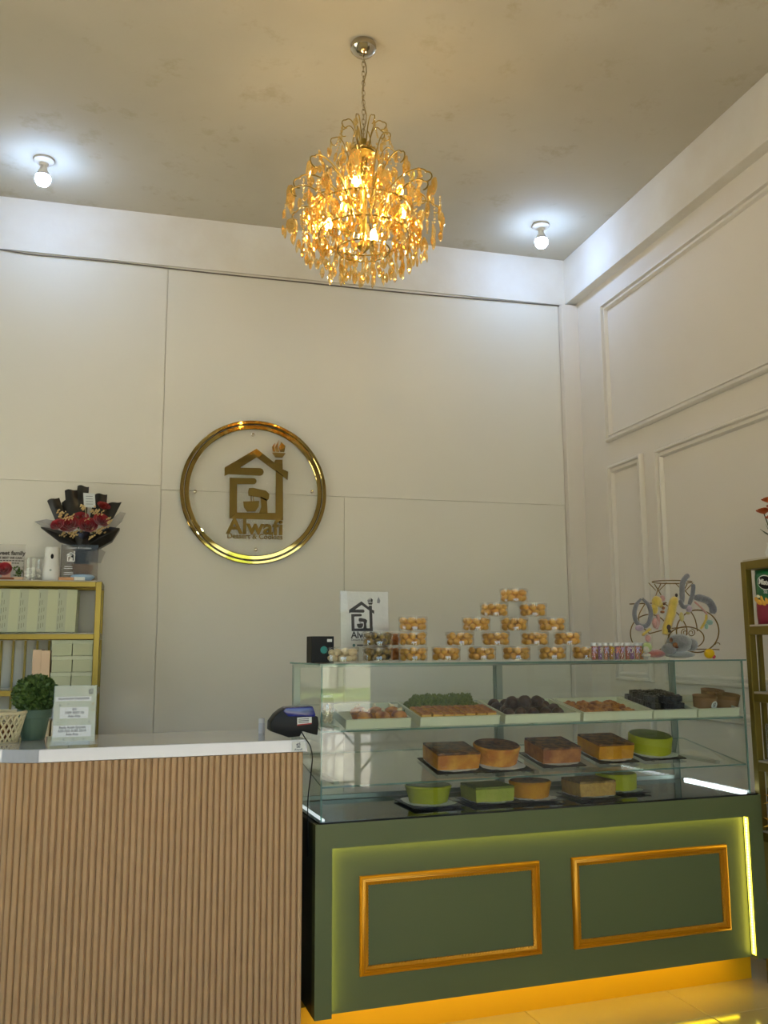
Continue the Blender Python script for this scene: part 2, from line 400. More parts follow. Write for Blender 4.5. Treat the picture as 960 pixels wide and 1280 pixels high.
# picture-frame mouldings on the right wall
def frame_molding(y0, y1, z0, z1, w=.052, d=.030):
    prof = [(0, 0), (0, d*.6), (w*.16, d), (w*.34, d), (w*.42, d*.35), (w*.62, d*.35), (w*.68, d*.72), (w*.84, d*.72), (w, d*.1), (w, 0)]
    mb = MB(); n = len(prof); cs = [(y0, z0, 1, 1), (y1, z0, -1, 1), (y1, z1, -1, -1), (y0, z1, 1, -1)]
    vs = [(XR-h, a+sa*w_, b+sb*w_) for (a, b, sa, sb) in cs for (w_, h) in prof]
    fs = []
    for q in range(4):
        r = (q+1) % 4
        for k in range(n-1): fs.append((q*n+k, r*n+k, r*n+k+1, q*n+k+1))
    mb.add(vs, fs); return mb.build('panel_molding', M['mold'], wr, smooth=50)
frame_molding(.9, 4.915, 2.556, 3.449)
frame_molding(4.525, 4.915, 1.105, 2.404)
frame_molding(1.6, 4.378, 1.105, 2.392)
frame_molding(4.525, 4.915, .12, .985)
frame_molding(1.6, 4.378, .12, .985)
struct(MB().box(XR-.012, XR, YF, YB-.05, 0, .1).build('baseboard_right', M['mold'], bevel=.003))
# cable along the board joint
pts = [atY(x, y, YB-.006) for x, y in ((-60,303),(0,311.7),(40,318),(90,322.5),(160,329.5),(230,337.5),(300,345),(380,353),(460,361.5),(540,369),(620,375.5),(670,379.8),(695,382),(700,384),(702,390))]
tag(MB().tube(smooth_path(pts, 5), .0045, 6).build('wall_cable', mat('grey_cable', (104,98,90), .6), smooth=60), 'thin dark cable running along the wall just below the ceiling', 'cable')

# outside the open shop front (seen in reflections)
struct(MB().box(-14, 14, -6.2, YF, -.14, -.02).box(-14, XL-.12, YF, 9, -.14, -.02).build('pavement', mat('paving', (186,180,166), .8, var=(2, .3, (166,160,146)))))
struct(MB().box(-30, 30, -17, -6.2, -.22, -.1).build('road', mat('asphalt', (150,148,142), .85, bump=(20, .3))))
struct(MB().box(-30, 30, -60, -17, -.2, -.06).build('verge', mat('grass_ground', (96,120,52), .9, var=(1.5, .3, (120,130,70)))))
tag(MB().box(-26, 26, -24, -23.8, -.1, 2.0).build('boundary_wall', mat('old_plaster', (176,172,160), .8, var=(1, .3, (120,118,108)))), 'grey boundary wall across the road outside', 'wall')
rnd = random.Random(4)
tl = mat('tree_leaves', (66,92,36), .7, var=(2, .3, (100,120,50))); tk = mat('tree_bark', (84,70,54), .9)
for i, (x, y) in enumerate(((-6,-21),(2.5,-22),(9,-20.5),(15,-22))):
    t = thing('tree', ['broad tree across the road, far left', 'tall tree across the road facing the open front', 'round tree across the road, right of centre', 'dark tree across the road, far right'][i], 'tree', (x, y, -.06))
    MB().tube([(0,0,0), (.05,.02,1.4), (.0,.1,2.8)], [.16,.13,.09], 8).build('trunk', tk, t, smooth=60)
    mb = MB()
    for k in range(14):
        mb.ball((rnd.uniform(-1.1,1.1), rnd.uniform(-.9,.9), rnd.uniform(2.3,4.2)), rnd.uniform(.6,1.0), 9, 6, jit=.15, rnd=rnd)
    mb.build('crown', tl, t)

# black folding table by the right wall behind the viewer (seen reflected in the case)
t = thing('folding_table', 'black metal legged folding table beside the open shop front', 'table', (2.24, -.95, 0))
MB().box(-.36, .36, -.9, .9, .70, .73).build('tabletop', mat('table_grey', (70,66,64), .5), t, bevel=.006)
for s in (-1, 1):
    for q in (-1, 1):
        MB().tube([(q*.31, s*.8, .70), (q*.31, s*.8, 0)], .018, 8).build('leg', M['black'], t, smooth=50)
    for z_ in (.62, .12): MB().tube([(-.31, s*.8, z_), (.31, s*.8, z_)], .012, 6).build('crossbar', M['black'], t, smooth=50)
    for q_ in (-1, 1): MB().tube([(q_*.31, s*.8, .40), (0, s*.72, .69)], .010, 6).build('brace', M['black'], t, smooth=50)

# ------------------------------------------------------------------ ceiling bulbs
E_cool = emitter('cool_bulb', (.42, .61, 1.0), 420)
for i, (px, py) in enumerate(((55, 199), (676, 281))):
    p = atZ(px, py, ZC)
    t = thing('ceiling_bulb', ['bare cool white bulb in a porcelain socket, left of the chandelier', 'bare cool white bulb in a porcelain socket, right of the chandelier near the beam'][i], 'light bulb', (p.x, p.y, ZC))
    MB().lathe([(0,0), (.052,0), (.054,-.012), (.046,-.020), (.026,-.026), (.022,-.040), (0,-.040)], 24).build('socket', M['bulbcap'], t, smooth=40)
    MB().lathe([(0,-.040), (.017,-.040), (.018,-.056), (.026,-.072), (.036,-.092), (.0372,-.098), (0,-.098)], 24).build('bulb_base', M['bulbcap'], t, smooth=40)
    MB().lathe([(0,-.0985), (.0368,-.0985), (.0405,-.110), (.0385,-.128), (.028,-.145), (.012,-.152), (0,-.153)], 24).build('bulb', E_cool, t, smooth=80)

# ------------------------------------------------------------------ chandelier
def amber(name, tint, trans, gl, rough=.06):
    m = bpy.data.materials.new(name); m.use_nodes = True; nt = m.node_tree; L = nt.links.new
    nt.nodes.remove(nt.nodes['Principled BSDF']); out = nt.nodes['Material Output']
    a = nt.nodes.new('ShaderNodeBsdfTransparent'); a.inputs[0].default_value = tuple(tint)+(1,)
    b = nt.nodes.new('ShaderNodeBsdfGlossy'); b.inputs[0].default_value = (1.0, .82, .45, 1); b.inputs['Roughness'].default_value = rough
    c = nt.nodes.new('ShaderNodeBsdfTranslucent'); c.inputs[0].default_value = (1.0, .80, .40, 1)
    x = nt.nodes.new('ShaderNodeMixShader'); x.inputs[0].default_value = gl; L(c.outputs[0], x.inputs[1]); L(b.outputs[0], x.inputs[2])
    y = nt.nodes.new('ShaderNodeMixShader'); y.inputs[0].default_value = 1-trans; L(a.outputs[0], y.inputs[1]); L(x.outputs[0], y.inputs[2])
    L(y.outputs[0], out.inputs[0]); return m
A1 = amber('amber_crystal', (1.0, .87, .56), .62, .84)
A2 = amber('pale_crystal', (1.0, .95, .78), .66, .88)
CHX, CHY = .845, 3.476
ch = thing('chandelier', 'tiered chandelier dripping with amber crystal drops, hanging on a chain from the ceiling', 'chandelier', (CHX, CHY, ZC))
def cz_(z): return z-ZC
MB().lathe([(0,0), (.052,0), (.056,-.010), (.056,-.030), (.040,-.048), (.014,-.058), (0,-.060)], 28).build('ceiling_canopy', M['chrome'], ch, smooth=35)
mb = MB(); z = cz_(3.845); k = 0
while z > cz_(3.46):
    pts = [Vector((.007*cos(a)*(1 if k % 2 else 0), .007*cos(a)*(0 if k % 2 else 1), z-.011+.015*sin(a))) for a in [2*pi*i/10 for i in range(10)]]
    mb.tube(pts, .0018, 5, closed=True); z -= .0225; k += 1
mb.build('chain', M['chrome'], ch, smooth=60)
MB().tube([(.010*sin(i*1.1)+.004, .010*cos(i*1.1), cz_(3.85-.039*i)) for i in range(12)], .0022, 6).build('power_cord', mat('clear_gold_cord', (150,130,80), .3, .3), ch, smooth=60)
MB().lathe([(0,cz_(3.47)), (.012,cz_(3.46)), (.016,cz_(3.43)), (.045,cz_(3.41)), (.05,cz_(3.39)), (.02,cz_(3.37)), (.014,cz_(3.30)), (.03,cz_(3.27)),
            (.035,cz_(3.25)), (.016,cz_(3.22)), (.012,cz_(3.0)), (.026,cz_(2.985)), (.028,cz_(2.97)), (0,cz_(2.94))], 16).build('centre_stem', M['brass'], ch, smooth=40)
for r, z in ((.055,3.40), (.10,3.24), (.20,3.13), (.19,3.02), (.11,2.955)):
    MB().tube([(r*cos(a), r*sin(a), cz_(z)) for a in [2*pi*i/28 for i in range(28)]], .0036, 6, closed=True).build('ring_frame', M['brassdark'], ch, smooth=60)
rnd = random.Random(11)
def curl(ang, r0, z0, r1, z1, lift, drop, rr=.0032, name='curled_arm', n=6):
    d = Vector((cos(ang), sin(ang), 0)); Z = Vector((0,0,1))
    p = bez(d*r0+Z*cz_(z0), d*(r0+.3*(r1-r0))+Z*(cz_(z1)+lift), d*(r1-.02)+Z*(cz_(z1)+lift*1.1), d*r1+Z*cz_(z1), 10)
    q = arc((0,0), drop, pi/2, -pi*.6, 6, fn=lambda a, b: (a, b, 0))
    e = [p[-1]+d*(x.x)+Z*(x.y-drop) for x in q]
    return p[:-1]+e
mbs = []
tips = []
for k in range(8):
    a = 2*pi*(k+.3)/8; p = curl(a, .02, 3.40, .085, 3.525, .02, .018)
    MB().tube(p, .0026, 6).build('crown_arm', M['brass'], ch, smooth=60); tips.append((a, .10, 3.50, .8))
for k in range(6):
    a = 2*pi*(k+.1)/6; p = curl(a, .05, 3.25, .13, 3.44, .015, .018); MB().tube(p, .0026, 6).build('crown_arm', M['brass'], ch, smooth=60); tips.append((a, .145, 3.42, .9))
for k in range(9):
    a = 2*pi*(k+.25)/9; p = curl(a, .05, 3.10, .275, 3.27, .035, .022); MB().tube(p, .0034, 6).build('curled_arm', M['brassdark'], ch, smooth=60); tips.append((a, .305, 3.24, 1.25))
for k in range(9):
    a = 2*pi*(k+.75)/9; p = curl(a, .10, 3.05, .305, 3.17, .035, .018); MB().tube(p, .0032, 6).build('curled_arm', M['brassdark'], ch, smooth=60); tips.append((a, .33, 3.145, 1.1))
def drop_mesh(name, L, w, n, m, flat=.55):
    mb = MB(); mb.lathe([(0,0), (w*.22,-L*.06), (w*.55,-L*.34), (w*.5*1.0,-L*.62), (w*.28,-L*.86), (0,-L)], n, sq=flat); return mb.mesh(name, m)
def hoop_mesh(name, L, w, m):     # large oval crystal, faceted
    mb = MB(); mb.lathe([(0,0), (w*.35,-L*.10), (w*.5,-L*.42), (w*.46,-L*.66), (w*.25,-L*.90), (0,-L)], 8, sq=.35); return mb.mesh(name, m)
D = [drop_mesh('crystal_drop', .052, .020, 6, A1), drop_mesh('crystal_drop', .062, .022, 7, A2), hoop_mesh('crystal_drop', .070, .040, A1), hoop_mesh('crystal_drop', .060, .034, A2)]
nd = 0
def hang(a, r, z, me, s=1.0):
    global nd
    o = link('crystal_drop', me, ch, (r*cos(a), r*sin(a), cz_(z)), (rnd.uniform(-.12,.12), rnd.uniform(-.12,.12), rnd.uniform(0, 6.28))); o.scale = (s, s, s); nd += 1
for a, r, z, s in tips: hang(a, r, z, D[2] if s > 1 else D[3], s if s > 1 else .7)
tiers = [(.335,3.085,30,0), (.30,3.035,34,1), (.265,2.99,32,0), (.225,2.955,28,1), (.18,2.93,24,0), (.13,2.905,17,1), (.08,2.895,11,0), (.03,2.89,4,1),
         (.25,3.13,20,3), (.18,3.19,14,2), (.24,3.06,16,2)]
for r, z, n, w in tiers:
    for k in range(n):
        a = 2*pi*(k+rnd.uniform(-.22,.22))/n; hang(a, r+rnd.uniform(-.012,.012), z+rnd.uniform(-.015,.015), D[w] if w < 2 else D[w], rnd.uniform(.8,1.1)*(1 if w < 2 else .9))
bead = MB()      # uncountable strings of small beads
def beadring(r, z, n, s=.006):
    for k in range(n):
        a = 2*pi*k/n; bead.ball((r*cos(a), r*sin(a), cz_(z)), s, 6, 4)
def beadstr(p, q, sag, n, s=.0055):
    p, q = Vector(p), Vector(q)
    for k in range(n+1):
        t = k/n; x = p.lerp(q, t); x.z -= sag*4*t*(1-t); bead.ball(x, s, 6, 4)
for k in range(9):
    a = 2*pi*(k+.25)/9; b = 2*pi*(k+.25+.5)/9
    beadstr((.27*cos(a), .27*sin(a), cz_(3.27)), (.12*cos(b), .12*sin(b), cz_(3.27)), .03, 9)
    beadstr((.10*cos(a), .10*sin(a), cz_(3.39)), (.15*cos(a), .15*sin(a), cz_(3.25)), .0, 7, .005)
    for j in range(4):
        rr = .33-.03*j; c = a+j*.16; beadstr((rr*cos(c), rr*sin(c), cz_(3.15-.01*j)), (rr*cos(c), rr*sin(c), cz_(3.09-.025*j)), 0, 5, .005)
for k in range(8):
    a = 2*pi*(k+.3)/8; beadstr((.10*cos(a), .10*sin(a), cz_(3.50)), (.13*cos(a), .13*sin(a), cz_(3.40)), .01, 8, .0045)
for r, z, n in ((.06,3.40,20), (.11,3.24,34), (.20,3.13,50), (.19,3.03,44)): beadring(r, z, n)
o = bead.build('bead_strings', A2, ch, smooth=60); o['kind'] = 'stuff'
inner = MB()
for k in range(520):
    a = rnd.uniform(0, 6.28); r = .25*sqrt(rnd.random()); z = rnd.uniform(2.95, 3.30) if r > .1 else rnd.uniform(2.92, 3.40); R = Euler((rnd.uniform(-.4,.4), rnd.uniform(-.4,.4), a)).to_matrix()
    inner.ball((r*cos(a), r*sin(a), cz_(z)), .014, 6, 4, sc3=(.7,.35,1.6), R=R)
o = inner.build('inner_crystals', A1, ch); o['kind'] = 'stuff'
E_warm = emitter('warm_bulb', (1.0, .70, .33), 850)
for i, (px, py, dy) in enumerate(((444,231,-.10), (500,241,.10), (503,270,-.06), (467,297,-.13), (411,283,.02), (430,262,.12))):
    p = atY(px, py, CHY+dy); q = p-Vector((CHX, CHY, ZC))
    h = MB().lathe([(0,-.036), (.012,-.034), (.013,-.014), (.004,-.012), (0,-.012)], 10, c=q).build('bulb_holder', M['brass'], ch, smooth=40)
    MB().lathe([(0,-.012), (.009,-.010), (.014,.006), (.013,.020), (.005,.034), (0,.036)], 12, c=q).build('bulb', E_warm, h, smooth=80)

# ------------------------------------------------------------------ round sign on the back wall
LC = Vector((.613, YB-.003, 2.222)); RO = .432
sg = thing('round_logo_sign', 'large round mirror gold sign with a house emblem, mounted on the back wall', 'sign', LC)
MB().prism([(.378*cos(2*pi*i/72), .378*sin(2*pi*i/72)) for i in range(72)], lambda a, b, d: Vector((a, -d, b)), .016, .020).build('clear_backing_disc', thin_glass('sign_acrylic', (.985,.985,.98), .35, .25, haze=.04), sg)
def ring_(r0, r1, d0, d1, nm):
    mb = MB(); n = 96; vs = []; fs = []
    prof = [(r0, d0), (r0, d1-.003), (r0+.004, d1), (r1-.004, d1), (r1, d1-.003), (r1, d0)]
    for k in range(n):
        a = 2*pi*k/n
        for r, d in prof: vs.append((r*cos(a), -d, r*sin(a)))
    m = len(prof)
    for k in range(n):
        for j in range(m):
            fs.append((k*m+j, ((k+1) % n)*m+j, ((k+1) % n)*m+(j+1) % m, k*m+(j+1) % m))
    mb.add(vs, fs); return mb.build(nm, M['mirror'], sg, smooth=30)
ring_(.411, .432, .012, .030, 'outer_ring'); ring_(.380, .407, .012, .026, 'inner_ring')
for k in range(4):
    a = pi/2*k+.04; MB().lathe([(0,0), (.010,0), (.010,.010), (.006,.013), (0,.013)], 14).build('standoff_screw', M['chrome'], sg, smooth=40)
    o = COL.objects[-1]; o.location = (.345*cos(a), -.020, .345*sin(a)); o.rotation_euler = (pi/2, 0, 0)
emblem(sg, M['mirror'], (.010, .043), .430, fn=lambda a, b, d: Vector((a, -d, b)), d0=.020, d1=.030)
text('lettering', 'Alwafi', .125, M['mirror'], sg, (.008, -.022, -.214), ext=.005, bold=.0035, squeeze=1.06)
text('small_lettering', 'Dessert & Cookies', .043, M['mirror'], sg, (.008, -.022, -.268), ext=.003, bold=.0006, squeeze=.98)

# ------------------------------------------------------------------ payment counter
KO = Vector((.545, 3.052, 0)); KL, KD, KH = 1.02, .44, 1.0      # local: x leftwards negative, y into depth
kc = thing('payment_counter', 'tan fluted payment counter with a white marble top beside the green display case', 'counter', KO, (0,0,TH))
RC = .20
def outline(off, n=12):     # plan outline: right front corner -> along the front to the left -> round corner -> back
    o = [(-off*.0-.0, KD-off), (-.0-off, off)]
    xs = -KL+RC; o = [(0-off, KD-off), (0-off, off), (xs, off)]
    for i in range(1, n+1):
        a = -pi/2-pi/2*i/n; o.append((xs+(RC-off)*cos(a), RC+(RC-off)*sin(a)))
    o.append((-KL+off, KD-off)); return o
top = MB().prism(outline(0, 16), lambda a, b, d: Vector((a, b, d)), KH-.040, KH).build('countertop', M['white'], kc, bevel=.0015, seg=1)
body = outline(.012, 24)
MB().prism(body, lambda a, b, d: Vector((a, b, d)), 0, KH-.041).build('counter_body', mat('panel_backing', (120,98,76), .6), kc)
# fluted facing follows the front and the rounded corner
path = []
pl = body[1:-1]
L_ = 0; P_ = [Vector((x, y, 0)) for x, y in pl]
seg = [(P_[i+1]-P_[i]).length for i in range(len(P_)-1)]; tot = sum(seg); pitch = tot/round(tot/.0197)
def along(s):
    i = 0
    while i < len(seg)-1 and s > seg[i]: s -= seg[i]; i += 1
    d = (P_[i+1]-P_[i]).normalized(); return P_[i]+d*s, Vector((-d.y, d.x, 0))*1
nf = round(tot/pitch); prof = [(.0,0), (.06,.0), (.10,.006), (.22,.0095), (.5,.011), (.78,.0095), (.90,.006), (.94,0)]
pts = []
for k in range(nf):
    for q, h in prof:
        p, nrm = along((k+q)*pitch); pts.append(p+nrm*(h+.0005))
p, nrm = along(tot-1e-4); pts.append(p+nrm*.0005)
chk = pts[4]-along(.5*pitch)[0]
if chk.y > 0:       # flutes must stand out towards the room
    pts = [];
    for k in range(nf):
        for q, h in prof:
            p, nrm = along((k+q)*pitch); pts.append(p-nrm*(h+.0005))
mb = MB(); n = len(pts); mb.add([(p.x, p.y, 0.0) for p in pts]+[(p.x, p.y, KH-.041) for p in pts], [(i, i+1, n+i+1, n+i) for i in range(n-1)])
o = mb.build('fluted_facing', M['flute'], kc, fix=False, smooth=40)
# small square label on the edge of the top
lb = MB().box(-.052, -.008, -.0012, -.0002, KH-.038, KH-.006).build('edge_label', M['paper'], kc)
emblem(lb, M['inkblue'], (-.031, KH-.018), .016, fn=lambda a, b, d: Vector((a, -.0012-d, b)), d0=0, d1=.0003, one='printed_emblem')
text('printed_word', 'Alwafi', .011, M['inkblue'], lb, (-.031, -.0014, KH-.032), ext=.0002)

# ------------------------------------------------------------------ display case
CW, CDp = 1.815, .47
dc = thing('display_case', 'green display case with a glass top half, gold framed panels and yellow edge lighting', 'display case', C0, (0,0,TH))
Z0, Z1, ZT = .111, .719, 1.249
G = M['green']
MB().box(0, .058, 0, .04, Z0, Z1).box(.058, 1.753, 0, .04, .640, Z1).box(1.753, CW, 0, .04, Z0, Z1).build('front_surround', G, dc)
MB().box(.058, 1.753, .036, .05, Z0, .640).build('front_panel', G, dc)
MB().box(0, .018, .04, CDp, Z0, Z1-.002).build('side_panel', M['greenshade'], dc)
MB().box(CW-.018, CW, .04, CDp, Z0, Z1-.002).build('side_panel', M['greenshade'], dc)
MB().box(.018, CW-.018, .05, CDp, Z0, Z0+.018).box(.018, CW-.018, CDp-.012, CDp, Z0, Z1).build('carcass', M['greenshade'], dc)
MB().box(.012, CW-.012, .002, CDp, Z1, Z1+.006).build('deck', M['deck'], dc)
MB().box(-.03, CW-.0, .118, CDp-.02, .0, Z0+.001).build('kick_panel', M['kick'], dc)
def goldframe(u0, u1, z0, z1, w=.030, d=.018):
    prof = [(0,0), (0,d*.5), (w*.12,d*.85), (w*.36,d), (w*.46,d*.7), (w*.56,d*.78), (w*.66,d*.5), (w*.86,d*.42), (w,d*.3), (w,0)]
    cs = [(u0,z0,1,1), (u1,z0,-1,1), (u1,z1,-1,-1), (u0,z1,1,-1)]; n = len(prof)
    vs = [(a+sa*x, .036-h, b+sb*x) for (a, b, sa, sb) in cs for (x, h) in prof]; fs = []
    for q in range(4):
        r = (q+1) % 4
        for k in range(n-1): fs.append((q*n+k, r*n+k, r*n+k+1, q*n+k+1))
    fr = MB().add(vs, fs).build('gold_frame', M['gold'], dc, smooth=40)
    bd = MB(); s = .011       # beaded inner edge
    ins = w*.93
    for (a0, b0, a1, b1) in ((u0+ins, z0+ins, u1-ins, z0+ins), (u1-ins, z0+ins, u1-ins, z1-ins), (u1-ins, z1-ins, u0+ins, z1-ins), (u0+ins, z1-ins, u0+ins, z0+ins)):
        m_ = int(hypot(a1-a0, b1-b0)/s)
        for k in range(m_): bd.ball((a0+(a1-a0)*k/m_, .030, b0+(b1-b0)*k/m_), .0034, 5, 3)
    b = bd.build('bead_edging', M['gold'], fr, smooth=60); b['kind'] = 'stuff'
goldframe(.163, .842, .218, .536); goldframe(.975, 1.660, .219, .536)
# yellow light strips hidden in the recess and under the base
EY = emitter('yellow_strip', (1.0, .80, .06), 13)
EYs = emitter('yellow_strip_dim', (1.0, .86, .10), 13)
EK = emitter('kick_strip', (1.0, .70, .01), 23)
st = MB().box(1.7515, 1.7529, .008, .030, Z0+.012, .634).build('light_strip', EY, dc)
for k in range(46):
    z = Z0+.02+k*(.61-.115)/45
    if k == 0: lm = MB().ball((0,0,0), .0042, 6, 4, sc3=(.5,1,1)).mesh('light_bead', emitter('yellow_bead', (1.0,.88,.16), 30), smooth=60)
    link('light_bead', lm, st, (1.7512, .018, z))
MB().box(.06, 1.75, .010, .028, .6385, .6399).build('light_strip', EYs, dc)
MB().box(.0581, .0595, .010, .030, Z0+.01, .634).build('light_strip', EYs, dc)
MB().box(.01, CW-.12, .053, .066, Z0-.006, Z0-.001).build('light_strip', EK, dc)
# glass
GM = [M['glass'], M['glassedge']]
def pane(nm, *b, par=dc): return MB().box(*b, m=0, edge=1).build(nm, GM, par)
pane('front_glass', .024, 1.770, .008, .014, Z1+.006, ZT-.006)
pane('side_glass', .018, .024, .008, CDp-.02, Z1+.006, ZT-.006)
pane('side_glass', 1.770, 1.776, .008, CDp-.02, Z1+.006, ZT-.006)
pane('top_glass', .012, 1.788, .0, CDp, ZT-.006, ZT)
def tilt_shelf(z0, nm):
    th = .006; v0, v1 = .016, .41
    vs = [(u, v, z0+SL*v+dz) for u in (.026, 1.768) for v in (v0, v1) for dz in (-th, 0)]
    mb = MB(); o = 0; mb.v = vs; big = [(0,4,6,2), (1,3,7,5)]; sm = [(0,1,5,4), (2,6,7,3), (0,2,3,1), (4,5,7,6)]
    mb.f = big+sm; mb.m = [0,0,1,1,1,1]; return mb.build(nm, GM, dc)
S1, S2 = 1.019, .836
tilt_shelf(S1, 'glass_shelf'); tilt_shelf(S2, 'glass_shelf')
for u in (.10, .88, 1.70):
    for z in (S1, S2): MB().box(u-.010, u+.010, .10, CDp-.03, z+SL*.1-.022, z+SL*.1-.010).build('shelf_bracket', M['alu'], dc)
for i, (u0, u1) in enumerate(((.022, .912), (.880, 1.772))):
    v = CDp-.030+.012*i
    fr = MB().box(u0, u0+.026, v, v+.010, Z1+.008, ZT-.008).box(u1-.026, u1, v, v+.010, Z1+.008, ZT-.008).box(u0, u1, v, v+.010, ZT-.022, ZT-.008).box(u0, u1, v, v+.010, Z1+.008, Z1+.024).build('sliding_door', M['alu'], dc, bevel=.001, seg=1)
    MB().box(u0+.026, u1-.026, v+.003, v+.007, Z1+.024, ZT-.022, m=0, edge=1).build('door_glass', GM, fr)
MB().box(1.235, 1.425, .375, .425, Z1+.007, Z1+.085).build('light_driver_box', mat('grey_white_box', (190,196,188), .5), dc, bevel=.003)
EW = emitter('white_strip', (.86, .96, 1.0), 20)
MB().box(1.755, 1.766, .02, .40, Z1+.007, Z1+.014).build('light_strip', EW, dc)
MB().box(.027, .036, .02, .44, Z1+.007, Z1+.012).build('light_strip', emitter('white_strip_low', (.86, .96, 1.0), 3.5), dc)

# ------------------------------------------------------------------ cookie jars on the case
JR, JH = .0565, .056
def jar_proto(label, cm, seed, open_=False, r=JR, h=JH, cr=.0142):
    rd = random.Random(seed)
    t = thing('cookie_jar', label, 'jar', (0,0,0))
    MB().lathe([(0,.001), (r-.003,.001), (r-.001,.003), (r-.001,h-.012), (r-.0025,h-.010), (r-.0025,.0045), (0,.004)], 40).build('jar_body', M['jar'], t, smooth=40)
    MB().lathe([(r-.0005,h-.016), (r+.0008,h-.015), (r+.0008,h-.002), (r-.003,h), (r-.010,h-.0015), (0,h-.0015)], 40).build('jar_lid', M['lid'], t, smooth=40)
    mb = MB(); lay = int((h-.014)/(cr*1.45))
    for L in range(lay+2):
        z = .005+cr*.9+L*cr*1.5
        if z > h-.006: break
        for (rr, ph) in ((r-.004-cr, 0), (r-.006-cr*3, .5), (r-.008-cr*5, 0)):
            if rr <= 0: continue
            n = max(1, int(2*pi*rr/(cr*1.95)))
            for k in range(n):
                a = 2*pi*(k+ph+L*.5)/n+rd.uniform(-.06,.06)
                mb.ball((rr*cos(a), rr*sin(a), min(z+rd.uniform(-.002,.002), h-.004-cr*.8)), cr*rd.uniform(.88,1.05), 7, 5, sc3=(1,1,.9), jit=.05, rnd=rd)
    o = mb.build('cookies', cm, t, smooth=60); o['kind'] = 'stuff'; o['label'] = 'round cookies packed in the jar'
    return t
jg = jar_proto('x', M['cookie_g'], 1); jg2 = jar_proto('x', M['cookie_g'], 2)
jd = jar_proto('x', M['cookie_d'], 3); jo = jar_proto('x', M['cookie_o'], 4); jw = jar_proto('x', M['cookie_w'], 5, r=.062, cr=.0138)
used = {}
def place(proto, uvz, rz, label, group=None, name=None):
    p = cw(*uvz)
    if proto.name in used: o = copy_tree(proto, p, (0,0,TH+rz), label, group)
    else: used[proto.name] = 1; o = proto; o.location = p; o.rotation_euler = (0,0,TH+rz); o['label'] = label
    if group: o['group'] = group
    return o
GJ = 'jars of golden cookies in the pyramid'
ordn = {5: ('leftmost', 'second from the left', 'middle', 'second from the right', 'rightmost'), 4: ('leftmost', 'second from the left', 'third from the left', 'rightmost'), 3: ('leftmost', 'middle', 'rightmost'), 2: ('left', 'right')}
rnd = random.Random(5)
VJ = .20
rows = [[557.5, 602, 645, 690, 731.5], [574.5, 619, 668, 709], [595, 642.5, 689.5], [617.5, 665.5], [642]]
rn = ['bottom row', 'second row from the bottom', 'third row from the bottom', 'row below the top']
for r, xs in enumerate(rows):
    for i, px in enumerate(xs):
        c = atV(px, 815-19.6*r, VJ); lb = ('golden cookie jar, '+ordn[len(xs)][i]+' in the pyramid\'s '+rn[r]) if r < 4 else 'single golden cookie jar at the very top of the pyramid'
        place(jg if (i+r) % 2 else jg2, (c.x, VJ, ZT+.0006+r*(JH+.0006)), rnd.uniform(0, 6), lb, GJ)
for r in range(3):
    c = atV(516, 815, VJ); place(jg, (c.x+rnd.uniform(-.002,.002), VJ, ZT+.0006+r*(JH+.0006)), rnd.uniform(0, 6), 'golden cookie jar, '+('bottom', 'middle', 'top')[r]+' of the separate stack of three left of the pyramid', 'stack of three golden cookie jars')
for r in range(2):
    c = atV(472+r*.5, 815, .185); place(jd, (c.x, .185, ZT+.0006+r*(JH+.0006)), 1+r, 'jar of dark chocolate cookies, '+('lower', 'upper')[r]+' of the two in front of the emblem sheet', 'dark cookie jars')
for r in range(2):
    c = atV(484, 815, .33); place(jo, (c.x, .33, ZT+.0006+r*(JH+.0006)), 2+r, ('lower', 'upper')[r]+' orange cookie jar half hidden behind the dark cookie jars', 'orange cookie jars')
c = atV(427, 816, .12); place(jw, (c.x, .12, ZT+.0006), 0, 'wide clear jar of pale round cookies at the left end of the case top')

# black speaker-like box
c = atV(402, 815, .12)
t = thing('black_box', 'small black cardboard box with a teal mark at the left corner of the case top', 'box', cw(c.x, .14, ZT+.0006), (0,0,TH+.06))
MB().box(-.042, .042, -.03, .03, 0, .094).build('box_body', M['black'], t, bevel=.002)
MB().lathe([(0,0), (.013,0), (.013,.0006), (0,.0006)], 24).build('teal_mark', mat('teal_print', (0,130,124), .5), t, smooth=40); o = COL.objects[-1]; o.location = (.004, -.0302, .046); o.rotation_euler = (pi/2, 0, 0)
MB().box(.016, .034, -.0309, -.0301, .074, .084).build('white_label', M['paper'], t)

# upright emblem sheet in an acrylic holder
c0 = atV(426.5, 820, .36); c1 = atV(486.5, 820, .36); zt = atV(456, 739.5, .36).z
w = (c1.x-c0.x)/2; h = zt-ZT
t = thing('emblem_sheet_holder', 'white sheet printed with a grey house emblem in an upright acrylic holder on the case', 'sign', cw((c0.x+c1.x)/2, .36, ZT+.001), (radians(-3),0,TH))
MB().box(-w-.003, w+.003, -.0045, -.0025, 0, h+.003).box(-w-.003, w+.003, .0010, .0030, 0, h+.003).box(-w, w, -.0045, .06, 0, .002).build('acrylic_holder', M['acryl'], t)
sh = MB().box(-w, w, -.0008, .0006, .004, h).build('sheet', M['paper'], t)
fs = lambda a, b, d: Vector((a, -.0009-d, b))
emblem(sh, M['ink'], (-.012, h*.64), .118, fn=fs, d0=0, d1=.0004, one='printed_emblem')
text('printed_word', 'Alwafi', .036, M['ink'], sh, (-.012, -.0012, h*.64-.073), ext=.0002, bold=.0008)
text('printed_line', 'Dessert & Cookies', .0115, M['ink'], sh, (-.012, -.0012, h*.64-.091), ext=.0002)
